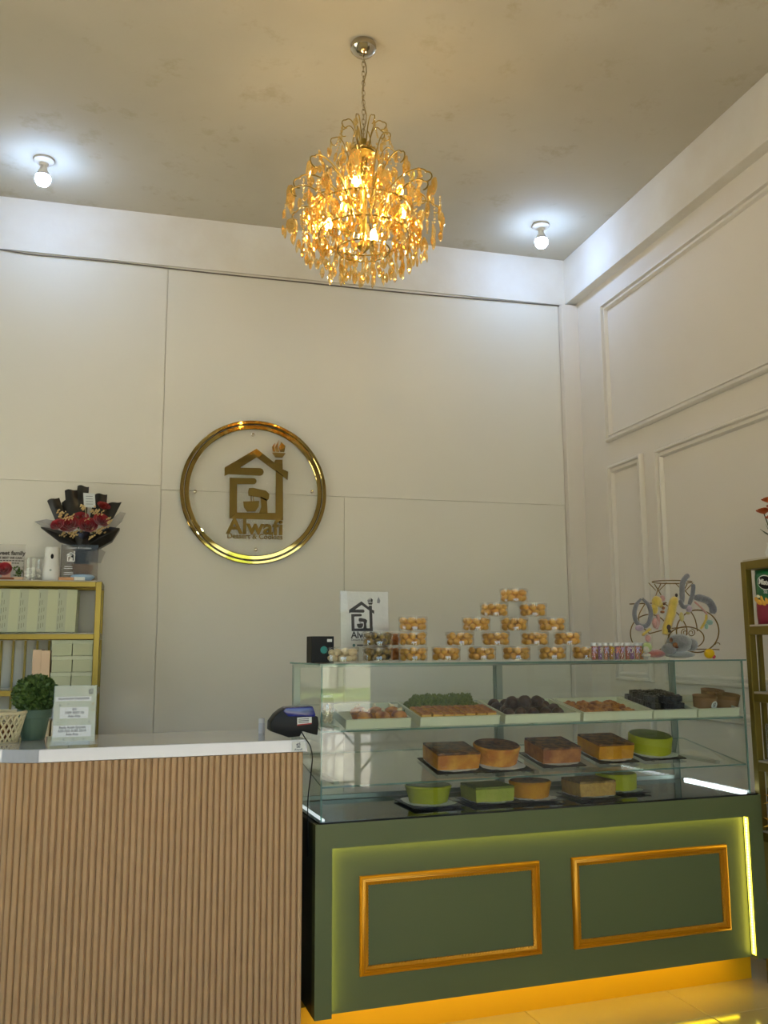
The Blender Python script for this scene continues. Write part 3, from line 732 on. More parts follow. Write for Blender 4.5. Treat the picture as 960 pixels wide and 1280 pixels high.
MB().lathe([(0,0), (.006,0), (.006,.0003), (0,.0003)], 10, c=(0,0,0)).build('printed_dot', M['kick'] if 0 else mat('teal_ink', (70,110,120), .7), sh); o = COL.objects[-1]; o.location = (-.046, -.0012, h*.64-.112); o.rotation_euler = (pi/2,0,0)
MB().box(-.034, .010, -.0013, -.0009, h*.64-.115, h*.64-.109).build('printed_line', M['inkblue'], sh)
MB().prism([(.052,h*.64+.054), (.062,h*.64+.052), (.066,h*.64+.062), (.059,h*.64+.078), (.053,h*.64+.066)], fs, 0, .0004).build('printed_mark', mat('pale_grey_ink', (150,150,154), .7), sh)

# clear tubes of sweets
stc = [((206,120,96),(196,92,96)), ((150,104,158),(188,120,176)), ((206,110,96),(224,170,120)), ((214,172,60),(220,120,80)), ((180,120,150),(120,90,150)), ((200,90,80),(230,200,180))]
tp = []
for i, (a, b) in enumerate(stc):
    rd = random.Random(i)
    t = thing('sweet_tube', 'x', 'candy', (0,0,0))
    H_ = .068
    MB().lathe([(.0095,0), (.0105,.002), (.0105,H_-.012), (.0095,H_-.010), (.0095,.002)], 14).build('clear_tube', M['jar'], t, smooth=40)
    MB().lathe([(0,H_-.012), (.0112,H_-.012), (.0112,H_-.001), (.009,H_), (0,H_)], 14).build('white_cap', mat('cap_white', (226,224,220), .4) if i == 0 else bpy.data.materials['cap_white'], t, smooth=40)
    for q, cc in enumerate((a, b)):
        mb = MB()
        for k in range(3):
            an = 2*pi*(k+q*.5)/3
            mb.tube([(.0058*cos(an+s*.9), .0058*sin(an+s*.9), .002+s*(H_-.016)/6) for s in range(7)], .0019, 5)
        mb.build('candy_stick', mat('candy_%d%d' % (i, q), cc, .5), t, smooth=60)
    col = ((222,196,216), (238,220,200), (206,190,226), (240,204,60), (238,150,130), (214,190,230))[i]
    mb = MB()
    for s in (-1, 1): mb.tube([(0,-.012,H_*.66), (s*.006,-.014,H_*.74), (s*.009,-.013,H_*.66), (0,-.012,H_*.62), (s*.007,-.0125,H_*.40)], .0022, 5)
    mb.build('ribbon_bow', mat('ribbon_%d' % i, col, .5), t, smooth=60); tp.append(t)
tx = [742, 750, 757, 764, 771, 777.5, 784, 790, 796, 801.5]
for i, px in enumerate(tx):
    v = .13 if i % 2 else .105
    c = atV(px, 815, v); lb = 'clear candy tube with white cap, %s in the front row of tubes' % ('leftmost', 'second from the left', 'third from the left', 'fourth from the left', 'fifth from the left', 'fifth from the right', 'fourth from the right', 'third from the right', 'second from the right', 'rightmost')[i]
    place(tp[i % 6], (c.x, v, ZT+.0006), rnd.uniform(-.2,.2), lb, 'candy tubes')
for i, px in enumerate((747, 761, 774, 787)):
    c = atV(px, 815, .17); place(tp[(i+3) % 6], (c.x, .17, ZT+.0006), .2, 'clear candy tube in the back row, %s' % ('nearest the cookie jars', 'second from the cookie jars', 'third from the cookie jars', 'nearest the toys')[i], 'candy tubes')

# ------------------------------------------------------------------ cakes
def cake_board(t, hx, hy):
    hx, hy = hx-.013, hy+.002
    rd = random.Random(int(hx*1e4))
    MB().box(-hx, hx, -hy, hy, .004, .008).build('black_board', M['boardblack'], t, bevel=.001, seg=1)
    e = 40; mb = MB(); vs = [(0,0,.0098)]
    for k in range(e):
        a = 2*pi*k/e; m = 1/max(abs(cos(a)), abs(sin(a))); rr = min(m, 1.22)
        vs.append(((hx-.010)*cos(a)*rr, (hy-.010)*sin(a)*rr, .0092+rd.uniform(0,.0022)+(.003 if rr > 1.1 else 0)))
    mb.add(vs, [(0, k+1, (k+1) % e+1) for k in range(e)]); mb.build('paper_sheet', M['paper'], t, thick=.0006, smooth=60)
    mb = MB()
    for x in (-hx*.6, hx*.6): mb.tube([(x-.006, -hy+.004, .004), (x-.005, -hy+.002, .001), (x+.005, -hy+.002, .001), (x+.006, -hy+.004, .004)], .0012, 5)
    mb.build('wire_feet', M['blackwire'], t)
def round_cake(label, u, v, z, tilt, r, h, side, topm, wrap=False, taper=.93, bh=None, hole=False):
    t = thing('round_cake', label, 'cake', cw(u, v, z), (tilt, 0, TH)); bh = bh or r+.022
    cake_board(t, bh, bh); b = .0105
    MB().lathe([(0,b), (r*taper*.97,b), (r*taper,b+.004), (r*(taper+1)/2,b+h*.6), (r,b+h-.006), (r-.005,b+h)], 48).build('sponge', side, t, smooth=50)
    pr = [(r-.005,b+h), (r*.8,b+h+.002), (r*.25,b+h+.001), (r*.13,b+h-.004), (0,b+h-.005)]
    MB().lathe(pr, 48).build('cake_top', topm, t, smooth=60)
    if wrap: MB().lathe([(r*taper+.003,b), (r*(taper+1)/2+.004,b+h*.6), (r+.004,b+h+.004), (r*.5,b+h+.007), (0,b+h+.006)], 32).build('cling_film', M['acryl'], t, smooth=60)
def square_cake(label, u, v, z, tilt, hx, hy, h, side, topm, wrap=False, rz=0):
    t = thing('square_cake', label, 'cake', cw(u, v, z), (tilt, 0, TH+rz)); cake_board(t, hx+.022, hy+.022); b = .0105
    MB().add([(x*s, y*s2, zz) for zz, s, s2 in ((b,.96,.96), (b+h-.008,1.0,1.0)) for x, y in ((-hx,-hy),(hx,-hy),(hx,hy),(-hx,hy))],
             [(0,1,2,3), (4,5,6,7), (0,1,5,4), (1,2,6,5), (2,3,7,6), (3,0,4,7)]).build('sponge', side, t, bevel=.005, smooth=50)
    MB().box(-hx+.001, hx-.001, -hy+.001, hy-.001, b+h-.0085, b+h).build('cake_top', topm, t, bevel=.004, smooth=50)
    if wrap: MB().box(-hx-.003, hx+.003, -hy-.003, hy+.003, b, b+h+.004).build('cling_film', M['acryl'], t, bevel=.008, smooth=50)
TI = radians(9.6)
def S2p(px, py): c = atS(px, py, S2+.011, SL); return c
def on2(px, py, d): c = S2p(px, py); v = c.y+d; return (c.x+.000, v, S2+SL*v+.0008)
def dk(px, py, d): c = atS(px, py, Z1+.017); return (c.x, c.y+d, Z1+.0068)
u, v, z = on2(574, 963, .082); square_cake('glossy orange brown square cake wrapped in film, left end of the middle shelf', u, v, z, TI, .085, .08, .062, M['sponge_o'], M['crust'], True)
u, v, z = on2(632, 960, .084); round_cake('round brown topped cake between the two square brown cakes on the middle shelf', u, v, z, TI, .090, .066, M['sponge_o'], M['crust'], False, .88)
u, v, z = on2(703, 955, .082); square_cake('reddish brown square cake in the middle of the middle shelf', u, v, z, TI, .083, .08, .062, M['sponge_b'], M['crust'])
u, v, z = on2(771, 950, .086); square_cake('bright yellow sided square cake with a brown crumb top on the middle shelf', u, v, z, TI, .080, .085, .062, M['sponge_y'], M['crust'])
u, v, z = on2(828, 946, .088); round_cake('bright green round cake at the right of the middle shelf', u, v, z, TI, .088, .068, M['pandan'], M['pandan_top'], False, .97)
u, v, z = dk(545, 1006, .076); round_cake('green round cake with a wide rim at the left of the bottom deck', u, v, z, 0, .088, .062, M['pandan'], M['pandan_top'], True, .82)
u, v, z = dk(620, 1003, .076); square_cake('pale green square cake on the bottom deck', u, v, z, 0, .080, .074, .056, M['pandan_y'], M['pandan_top'])
u, v, z = dk(674, 999, .072); round_cake('golden yellow round cake in the middle of the bottom deck', u, v, z, 0, .082, .060, M['sponge_y'], M['crust'], False, .86)
u, v, z = dk(749, 996, .076); square_cake('coarse tan square cake on the bottom deck', u, v, z, 0, .080, .074, .058, M['sponge_t'], M['crust_t'])
u, v, z = dk(792, 991, .120); round_cake('bright green round cake at the right end of the bottom deck', u, v, z, 0, .082, .062, M['pandan'], M['pandan_top'], False, .97)

# ------------------------------------------------------------------ trays on the top glass shelf
def tray(label, x0, x1, d=.245):
    a = atS(x0, 908, S1+.0, SL); # left and right ends at the front edge of the shelf
    u0 = atV(x0, 905, .03).x; u1 = atV(x1, 905, .03).x; um = (u0+u1)/2; w = (u1-u0)/2
    t = thing('pastry_tray', label, 'tray', cw(um, .028, S1+SL*.028+.0008), (TI, 0, TH)); h = .030; k = .004
    mb = MB().box(-w, w, 0, d, 0, k)
    mb.box(-w, w, 0, k, k, h).box(-w, w, d-k, d, k, h).box(-w, -w+k, k, d-k, k, h).box(w-k, w, k, d-k, k, h)
    mb.build('tray_body', M['tray'], t)
    MB().box(-w-.0015, w+.0015, -.0035, .006, h-.001, h+.003).box(-w-.0015, w+.0015, d-.006, d+.002, h-.001, h+.003).box(-w-.0015, -w+.006, .006, d-.006, h-.001, h+.003).box(w-.006, w+.0015, .006, d-.006, h-.001, h+.003).build('tray_rim', M['tray'], t, bevel=.001, seg=1)
    return um, w
def on_tray(um, lu, lv, lz):      # local tray point -> world
    v = .028+lv*cos(TI)-lz*sin(TI); z = S1+SL*.028+.0008+lv*sin(TI)+lz*cos(TI); return cw(um+lu, v, z)
T = [tray('cream tray of frosted orange cupcakes at the left end of the top shelf', 432, 513),
     tray('cream tray of golden bars, second from the left on the top shelf', 525, 624),
     tray('cream tray of chocolate cakes on the top shelf', 631, 725),
     tray('cream tray of browned pastries on the top shelf', 729, 815),
     tray('cream tray heaped with black brownies on the top shelf', 817, 871),
     tray('cream tray under the brown paper tubs at the right end of the top shelf', 873, 924)]
rnd = random.Random(8)
def piece(name, me, p, rz, label, cat, group, s=1.0, tl=TI):
    o = link(name, me, None, p, (tl+rnd.uniform(-.05,.05), rnd.uniform(-.05,.05), TH+rz)); o.scale = (s*rnd.uniform(.96,1.03), s*rnd.uniform(.96,1.03), s*rnd.uniform(.95,1.05)); return tag(o, label, cat, group)
o7 = ('leftmost','second from the left','third from the left','middle one','third from the right','second from the right','rightmost')
# golden bars: 7 columns, 3 rows
barm = MB().box(-.0188, .0188, -.0195, .0195, 0, .036).mesh('golden_bar', [M['bar']], bevel=.003, smooth=50)
topm_ = MB()
for k in range(9): topm_.ball((rnd.uniform(-.013,.013), rnd.uniform(-.013,.013), .036), .0085, 7, 4, sc3=(1,1,.45), jit=.1, rnd=rnd)
topm_.box(-.0183, .0183, -.019, .019, .0335, .0375); topm_ = topm_.mesh('bar_topping', [M['bartop']], smooth=50)
um, w = T[1]
for r in range(3):
    for c in range(7):
        p = on_tray(um, -w+.026+c*(2*w-.052)/6, .028+r*.0435, .0045)
        o = piece('golden_bar', barm, p, rnd.uniform(-.05,.05), 'golden cake bar in the %s row, %s of seven' % (('front','middle','back')[r], o7[c]), 'cake', 'golden bars on the tray', .98)
        q = link('bar_topping', topm_, o); 
# cupcakes
um0, w0 = T[0]
cup = MB().lathe([(0,0), (.021,0), (.027,.026), (0,.026)], 20).mesh('frosted_cupcake', M['sponge_o'], smooth=40)
fr = MB().lathe([(.027,.026), (.029,.030), (.024,.040), (.012,.046), (0,.047)], 20).mesh('frosting', M['pastry'], smooth=60)
crm = MB().ball((0,0,.050), .008, 8, 5, sc3=(1.3,1,.7)).ball((.006,.004,.054), .005, 7, 4).mesh('cream_dab', M['cookie_w'], smooth=60)
for i, (lu, lv) in enumerate(((w0-.034,.036), (w0-.098,.036), (w0-.160,.038), (w0-.034,.10), (w0-.098,.10), (w0-.160,.10))):
    p = on_tray(um0, lu, lv, .0045)
    o = piece('frosted_cupcake', cup, p, i, 'orange cupcake with cream, %s on the leftmost tray' % ('front right','front middle','front left','back right','back middle','back left')[i], 'cupcake', 'cupcakes on the leftmost tray')
    link('frosting', fr, o); link('cream_dab', crm, o)
# green shredded cakes heaped across the back of the bar tray and its neighbour
gm = MB(); rd = random.Random(3)
for k in range(60):
    a = rd.uniform(0, 6.28); zz = rd.uniform(.0, 1.0); r_ = .024*sqrt(max(0, 1-zz*zz*.7)); 
    p = Vector((r_*cos(a)*1.2, r_*sin(a), .002+zz*.030)); R = Euler((rd.uniform(0,3), rd.uniform(0,3), rd.uniform(0,3))).to_matrix()
    gm.obox(p, .009, .0022, .0022, R)
gm.ball((0,0,.013), .024, 10, 6, sc3=(1.15,.95,.58)); gm = gm.mesh('green_coconut_cake', M['greenbit'], bevel=0)
gi = 0
for (k0, lv, lz, n) in ((0,.166,.0045,6), (0,.214,.0045,6), (1,.190,.036,5)):
    for c in range(n):
        lu = -w+.034+(c+.5*k0)*.048
        p = on_tray(um, lu, lv, lz)
        o = piece('green_coconut_cake', gm, p, rnd.uniform(-.4,.4), 'green coconut cake, %s from the left in the heap\'s %s' % (('first','second','third','fourth','fifth','sixth')[c], 'top layer' if k0 else ('front row','back row')[int(lv > .2)]), 'cake', 'green coconut cakes in the heap')
# chocolate cakes
um, w = T[2]
rd = random.Random(9); cm_ = []
for q in range(3):
    mb = MB(); mb.ball((0,0,.022), .026, 12, 8, sc3=(.92,1.0,.86), jit=.05, rnd=rd); mb.box(-.016,.016,-.018,.018,.0,.02)
    cm_.append(mb.mesh('chocolate_cake', M['choc'], smooth=60))
pp = MB().lathe([(.014,0), (.018,.002), (.0285,.024), (.0275,.024), (.017,.003)], 22).mesh('clear_cup', M['acryl'], smooth=60)
for r in range(4):
    for c in range(5):
        lu = -w+.034+c*.051+(.012 if r % 2 else 0); 
        if lu > w-.03-(.03 if r in (0,) else 0): continue
        p = on_tray(um, lu-.004, .034+r*.052, .0045)
        o = piece('chocolate_cake', cm_[(r+c) % 3], p, rnd.uniform(-.6,.6), 'dark chocolate cake in a clear cup, %s row, %s from the left' % (('front','second','third','back')[r], ('first','second','third','fourth','fifth')[c]), 'cake', 'chocolate cakes on the tray')
        link('clear_cup', pp, o)
for c in range(3):
    p = on_tray(um, -w+.07+c*.052, .09, .038); o = piece('chocolate_cake', cm_[c], p, c, 'dark chocolate cake lying on top of the others, %s' % ('left','middle','right')[c], 'cake', 'chocolate cakes on top'); link('clear_cup', pp, o)
# browned pastries
um, w = T[3]
pm_ = []
for q in range(3):
    mb = MB(); mb.lathe([(0,.001), (.022,.001), (.031,.010), (.030,.020), (.018,.027), (0,.029)], 16)
    for k in range(9):
        a = 2*pi*k/9; mb.ball((.019*cos(a), .019*sin(a), .022), .0095, 7, 5, sc3=(1,1,.7), jit=.12, rnd=rd)
    mb.ball((0,0,.028), .011, 8, 5, sc3=(1,1,.6)); pm_.append(mb.mesh('browned_pastry', M['pastry'], smooth=60))
for r in range(3):
    for c in range(4):
        p = on_tray(um, -w+.036+c*.0615, .038+r*.064, .0045); piece('browned_pastry', pm_[(r*2+c) % 3], p, rnd.uniform(0,6), 'round browned pastry, %s row, %s' % (('front','middle','back')[r], ('leftmost','second from the left','second from the right','rightmost')[c]), 'pastry', 'browned pastries on the tray')
# black brownies
um, w = T[4]; bm2 = []
for q in range(3):
    mb = MB(); mb.box(-.024,.024,-.020,.020,0,.022)
    for k in range(8): mb.ball((rd.uniform(-.019,.019), rd.uniform(-.015,.015), .0215), .006, 6, 4, sc3=(1.3,1,.7), jit=.2, rnd=rd)
    bm2.append(mb.mesh('black_brownie', M['brownie'], smooth=50))
for L in range(3):
    for r in range(4-L//2):
        for c in range(3):
            p = on_tray(um, -w+.033+c*.0545+rnd.uniform(-.003,.003), .034+r*.0495+L*.018, .0045+L*.0235); 
            piece('black_brownie', bm2[(r+c+L) % 3], p, rnd.uniform(-.25,.25), 'black brownie in the %s layer of the heap, %s row, %s' % (('bottom','middle','top')[L], ('front','second','third','back')[r], ('left','middle','right')[c]), 'brownie', 'black brownies in the heap', .98)
# brown paper tubs
um, w = T[5]
for i, (px, py, lv) in enumerate(((879, 890, .062), (908, 886, .082), (889, 880, .168))):
    u = atV(px, 886, .03+lv).x
    t = thing('paper_tub', ['brown paper tub with a round white sticker at the front', 'brown paper tub at the right end of the top shelf', 'brown paper tub standing behind the other two'][i], 'tub', on_tray(um, u-um, lv, .0045 if i < 3 else 0), (TI, 0, TH), 'brown paper tubs')
    MB().lathe([(0,.0), (.039,.0), (.0475,.062), (.049,.064), (.0465,.064), (.0375,.006), (0,.006)], 32).build('tub_body', M['kraft'], t, smooth=40)
    MB().lathe([(0,.046), (.0435,.046), (.043,.050), (0,.052)], 24).build('tub_filling', M['crust'], t, smooth=50)
    if i == 0:
        s = MB().lathe([(0,0), (.0165,0), (.0165,.0006), (0,.0006)], 28).build('round_sticker', M['paper'], t, smooth=40); s.location = (.010, -.0475, .038); s.rotation_euler = (pi/2+.17, 0, .2)
        emblem(s, M['ink'], (0,.002), .017, fn=lambda a, b, d: Vector((a, b, .0007+d)), d0=0, d1=.0002, one='printed_emblem')
# clear jar at the left end of the top shelf
c = atV(411, 900, .05)
t = thing('sweets_jar', 'tall clear jar of pale sweets at the left end of the top shelf', 'jar', cw(c.x, .08, S1+SL*.08+.006), (0,0,0))
MB().lathe([(0,0), (.024,0), (.025,.003), (.025,.085), (.021,.092), (.0195,.092), (.0235,.084), (.0235,.004), (0,.003)], 28).build('jar_body', M['jar'], t, smooth=40)
mb = MB()
for k in range(60): mb.ball((rnd.uniform(-.014,.014), rnd.uniform(-.014,.014), rnd.uniform(.008,.058)), .0065, 6, 4)
o = mb.build('sweets', M['cookie_w'], t, smooth=60); o['kind'] = 'stuff'
MB().lathe([(0,.093), (.022,.093), (.022,.102), (0,.103)], 24).build('jar_lid', M['bulbcap'], t, smooth=40)
# dark bag of the left half of the middle shelf is a reflection and is not built

# ------------------------------------------------------------------ things on the payment counter
def kw(px, py, z=KH+.0004): return atZ(px, py, z)
# potted boxwood ball
p = kw(41, 926); p.y += .05; p.x -= .005
t = thing('potted_plant', 'small round boxwood plant in a dark green clay pot on the counter', 'plant', (p.x, p.y, KH+.0004))
k_ = 1.0
MB().lathe([(0,0), (.036,0), (.038,.003), (.049,.072), (.056,.073), (.0565,.100), (.052,.101), (.049,.090), (0,.088)], 32).build('pot', M['pot'], t, smooth=35)
MB().lathe([(0,.086), (.049,.086), (.045,.091), (0,.093)], 20).build('soil', mat('pebbles', (150,136,112), .9, bump=(90,1)), t, smooth=60)
MB().tube([(0,0,.088), (.002,0,.13)], .006, 6).build('stem', M['crust_t'], t, smooth=60)
rd = random.Random(21); mb = MB(); mb.ball((0,0,.148), .048, 14, 10, sc3=(1.1,1.1,.95))
for k in range(2600):
    a = rd.uniform(0, 2*pi); cz2 = rd.uniform(-1, 1); r_ = rd.uniform(.050, .066); s = sqrt(1-cz2*cz2)
    n = Vector((s*cos(a), s*sin(a), cz2)); c = Vector((0,0,.150))+Vector((n.x*r_*1.05, n.y*r_*1.05, n.z*r_*.92))
    x = n.cross(Vector((rd.uniform(-1,1), rd.uniform(-1,1), rd.uniform(-1,1)))).normalized(); y = (n*rd.uniform(.5,1.2)+n.cross(x)*rd.uniform(.3,1)).normalized()
    L_, w_ = rd.uniform(.012,.017), rd.uniform(.005,.0075)
    mb.add([c-x*w_*0, c+x*w_+y*L_*.45, c+y*L_, c-x*w_+y*L_*.45], [(0,1,2,3)])
o = mb.build('foliage', M['leaf'], t, fix=False); o['kind'] = 'stuff'
# payment sign
p = kw(91, 932); p.y += .012
sw, shh = .066, .188
t = thing('payment_sign', 'cream acrylic payment notice with account numbers standing on the counter', 'sign', (p.x, p.y, KH+.0004), (radians(-8),0,TH-.02))
MB().box(-sw, sw, -.006, -.0035, 0, shh).box(-sw, sw, .0005, .003, 0, shh).box(-sw-.004, sw+.008, -.02, .06, 0, .003).box(-sw-.004, sw+.008, -.014, -.008, .003, .014).build('acrylic_stand', M['acryl'], t)
sh = MB().box(-sw+.002, sw-.002, -.0030, -.0004, .012, shh-.002).build('notice', mat('cream_notice', (214,216,196), .6, var=(22, .12, (196,202,178))), t)
def lab(x0, x1, z0, z1): MB().box(x0, x1, -.0036, -.0030, z0, z1).build('white_label', M['paper'], sh)
lab(-.060, .050, .138, .152); lab(-.045, .042, .083, .119); lab(-.063, .052, .026, .062)
def tx_(s, x, z, sz): text('printed_line', s, sz, M['ink'], sh, (x, -.0038, z), ext=.0001, bold=.0002, squeeze=1.0)
tx_('SILAHKAN TRANSFER', -.004, .1450, .0098)
tx_('BSI', -.001, .1115, .0100); tx_('1009 8007 20', -.001, .1010, .0106); tx_('Ade Rita', -.001, .0900, .0106)
tx_('Bank Aceh Syariah', -.005, .0550, .0108); tx_('620 022 0180 2014', -.005, .0445, .0108); tx_('Ade Rita', -.005, .0335, .0106)
emblem(sh, M['ink'], (.047, .168), .017, fn=lambda a, b, d: Vector((a, -.0031-d, b)), d0=0, d1=.0002, one='printed_emblem')
for (x, z, s) in ((-.045,.125,.003), (-.02,.128,.0025), (.055,.128,.0035), (.056,.108,.003), (.045,.072,.003), (-.05,.072,.002), (-.03,.018,.003), (.0,.018,.003), (.03,.018,.003)):
    MB().lathe([(0,0), (s,0), (s*.6,.0003), (0,.0003)], 7).build('printed_flower', mat('flower_ink_%d' % int(x*1e3+z*1e4), (196,176,84) if x > .05 else (120,130,110), .7), sh); o = COL.objects[-1]; o.location = (x, -.0031, z); o.rotation_euler = (pi/2, 0, 0)
# woven basket at the left edge
p = kw(-4, 930); p.y += .05
t = thing('woven_basket', 'cream woven openwork basket at the left end of the counter', 'basket', (p.x, p.y, KH+.0004))
mb = MB(); n = 22
for s in (-1, 1):
    for k in range(n):
        a0 = 2*pi*k/n
        mb.tube([((.055+.022*q/6)*cos(a0+s*.13*q), (.055+.022*q/6)*sin(a0+s*.13*q), .006+.088*q/6) for q in range(7)], .0036, 5)
mb.build('woven_side', M['wicker'], t, smooth=60)
MB().tube([(.078*cos(2*pi*i/32), .078*sin(2*pi*i/32), .096) for i in range(32)], .0055, 6, closed=True).build('rim', M['wicker'], t, smooth=60)
MB().lathe([(0,0), (.058,0), (.060,.006), (0,.008)], 28).build('basket_base', M['wicker'], t, smooth=50)
MB().lathe([(0,.0), (.040,.0), (.044,.05), (0,.055)], 16, c=(0,0,.008)).build('brown_lining', M['crust'], t, smooth=60)
# small white bottle
p = kw(327.5, 917)
t = thing('white_bottle', 'slim white capped bottle near the right end of the counter', 'bottle', (p.x, p.y+.012, KH+.0004))
MB().lathe([(0,0), (.0105,0), (.0115,.002), (.0115,.034), (.0105,.036)], 22).build('bottle_body', mat('frosted_white', (214,214,218), .3), t, smooth=40)
MB().lathe([(.0108,.0365), (.0112,.0368), (.0112,.052), (.009,.053), (0,.053)], 22).build('bottle_cap', M['bulbcap'], t, smooth=40)
# black machine with blue cover: front face outline from the picture on a vertical plane
YM = 3.045
t = thing('receipt_printer', 'black counter machine with a glossy blue cover at the right end of the counter', 'machine', (0,0,0), (0,0,0))
def fm(x, y): q = atY(x, y, YM); return (q.x, q.z)
org = Vector((fm(368, 920)[0], YM, KH+.0004)); t.location = org
def pm(l): return [(fm(x, y)[0]-org.x, max(fm(x, y)[1]-org.z, 0.0)) for x, y in l]
fy = lambda a, b, d: Vector((a, d, b))
MB().prism(pm([(361,922), (338,914), (338.5,903), (345,894), (352,888), (357,885.5), (372,886), (392,893.5), (397.5,896), (398.5,905), (397,919), (392,918), (378,914), (375,920.5)]), fy, 0, .085).build('machine_body', M['black'], t, bevel=.003, smooth=40)
MB().prism(pm([(353,888.5), (358,884.6), (391,882.6), (394.5,893), (394,896), (360,896)]), fy, -.003, .088).build('blue_cover', M['blue'], t, bevel=.005, smooth=40)
MB().prism(pm([(371.5,897), (389.5,896), (389.5,905), (371.5,907)]), fy, -.0012, .0).build('white_label', M['paper'], t)
MB().prism(pm([(371.5,905.5), (389.5,903.5), (389.5,905), (371.5,907)]), fy, -.0018, -.0012).build('red_stripe', mat('red_print', (170,50,44), .6), t)
for i in range(3):
    MB().prism(pm([(373,898.6+i*2), (386,898+i*2), (386,898.9+i*2), (373,899.5+i*2)]), fy, -.0018, -.0012).build('printed_line', M['ink'], t)
cab = [atY(377, 915, YM+.02), atY(381, 922, YM+.01), atY(387.5, 932, YM-.02), atY(390.3, 945, YM-.015), atY(389.8, 958, YM+.0), atY(387, 980, YM+.02), atY(385, 998, YM+.04), atY(384.5, 1015, YM+.06), Vector((.5695, YM+.12, .60))]
MB().tube([p-org for p in smooth_path(cab, 6)], .0022, 6).build('power_cable', M['blackwire'], t, smooth=60)

# ------------------------------------------------------------------ gold shelf unit on the left, against the back wall
YS = 4.96; YSb = 5.27
xr = atY(127, 740, YS).x; zt = atY(100, 727, YS).z; z2 = atY(100, 792.5, YS).z; z3 = atY(40, 863, YS).z; dz = z2-z3
gs = thing('shelf_unit', 'gold metal shelf unit with green gift boxes against the back wall', 'shelf', (xr-.55, YS, 0))
ox = Vector((xr-.55, YS, 0)); LW = 1.14; x1 = .55; x0 = x1-LW; s = .030
for x in (x0, x1-s):
    MB().box(x, x+s, 0, s, 0, zt).build('post', M['brass'], gs, bevel=.002, seg=1)
    MB().box(x, x+s, YSb-YS-s, YSb-YS, 0, zt).build('post', M['brass'], gs, bevel=.002, seg=1)
lv = [zt, z2, z3, z3-dz, z3-2*dz, z3-3*dz, .14]
glsh = thin_glass('shelf_glass', (.86,.90,.86), 1.0, haze=.25)
for i, z in enumerate(lv):
    MB().box(x0+s, x1-s, 0, s, z-.028, z).build('rail', M['brass'], gs, bevel=.002, seg=1)
    MB().box(x0+s, x1-s, YSb-YS-s, YSb-YS, z-.028, z).build('rail', M['brass'], gs, bevel=.002, seg=1)
    for x in (x0, x1-s): MB().box(x, x+s, s, YSb-YS-s, z-.028, z).build('rail', M['brassdark'], gs)
    MB().box(x0+.002, x1-.002, .001, YSb-YS-.001, z+.0004, z+.006).build('shelf_board', mat('shelf_board_%d' % i, (178,170,158), .4) if i == 0 else glsh, gs)
k = x1-s-.062
while k > x0+s:
    MB().box(k-.006, k+.006, YSb-YS-.020, YSb-YS-.008, .14, z2-.03).build('back_bar', M['brassdark'], gs); k -= .0605
def gpos(px, py, dy=0): q = atY(px, py, YS+dy); return q
# upright sage gift boxes with printed spines
w_ = .098; hb = z2+.0065; H2 = zt-.028-hb-.012
spi = mat('spine_ink', (128,132,112), .7)
pos = ['leftmost visible', 'second from the left', 'third from the left', 'second from the right', 'rightmost']
for i, px in enumerate((-13, 12, 35.5, 59.5, 83.5)):
    q = gpos(px, 765, .02); lean = radians(1.2)
    t = thing('gift_box', 'tall sage green gift box, %s in the upright row' % pos[i], 'box', (q.x-.004, YS+.022, hb), (0, lean, 0), 'upright sage gift boxes')
    hw = .0485
    b = MB().box(-hw, hw, 0, .22, .003, H2).build('box_body', M['sage'], t, bevel=.0015, seg=1)
    MB().box(-hw+.002, -hw+.046, -.0008, 0.0, .006, H2-.003).build('box_flap', M['spine'], b)
    for q_ in range(3):
        for j in range(5):
            zz = .018+j*.040+q_*.006
            MB().box(-hw+.008+q_*.011, -hw+.0105+q_*.011, -.0014, -.0008, zz, zz+.028-q_*.004).build('printed_line', spi, b) if j < 5-q_ else None
# small lidded boxes, two columns of three
hb3 = z3+.0065
for c, px in enumerate((76.3, 102.4)):
    for r in range(3):
        q = gpos(px, 830, .02); hh = .0815
        t = thing('lidded_box', 'small sage green lidded box, %s of the %s column on the gold shelf' % (('bottom', 'middle', 'top')[r], ('left', 'right')[c]), 'box', (q.x+.003*(r % 2), YS+.028-.004*(r % 2), hb3+r*(hh+.0015)), (0,0,.02*(r-1)), 'lidded sage boxes')
        MB().box(-.049, .049, .002, .19, 0, hh-.014).build('box_body', M['sage'], t, bevel=.001, seg=1)
        MB().box(-.0515, .0515, 0, .192, hh-.020, hh).build('box_lid', M['sagelid'], t, bevel=.0015, seg=1)
for c, px in enumerate((45.5, 56.5)):
    q = gpos(px, 830, .02)
    tag(MB().box(q.x-.0215, q.x+.0215, YS+.03, YS+.20, hb3, hb3+.198-.004*c).build('peach_box', M['peach'], bevel=.0015, seg=1), 'slim peach coloured upright box, %s of the pair beside the lidded boxes' % ('left', 'right')[c], 'box', 'slim peach boxes')
hb4 = lv[3]+.0065
for c in range(3):
    tag(MB().box(ox.x+.05+c*.14, ox.x+.18+c*.14, YS+.04, YS+.2, hb4, hb4+.12).build('cream_box', M['cookie_w'], bevel=.002, seg=1), 'cream carton on the lower gold shelf seen between basket and payment sign, %s' % ('left', 'middle', 'right')[c], 'box', 'cream cartons')

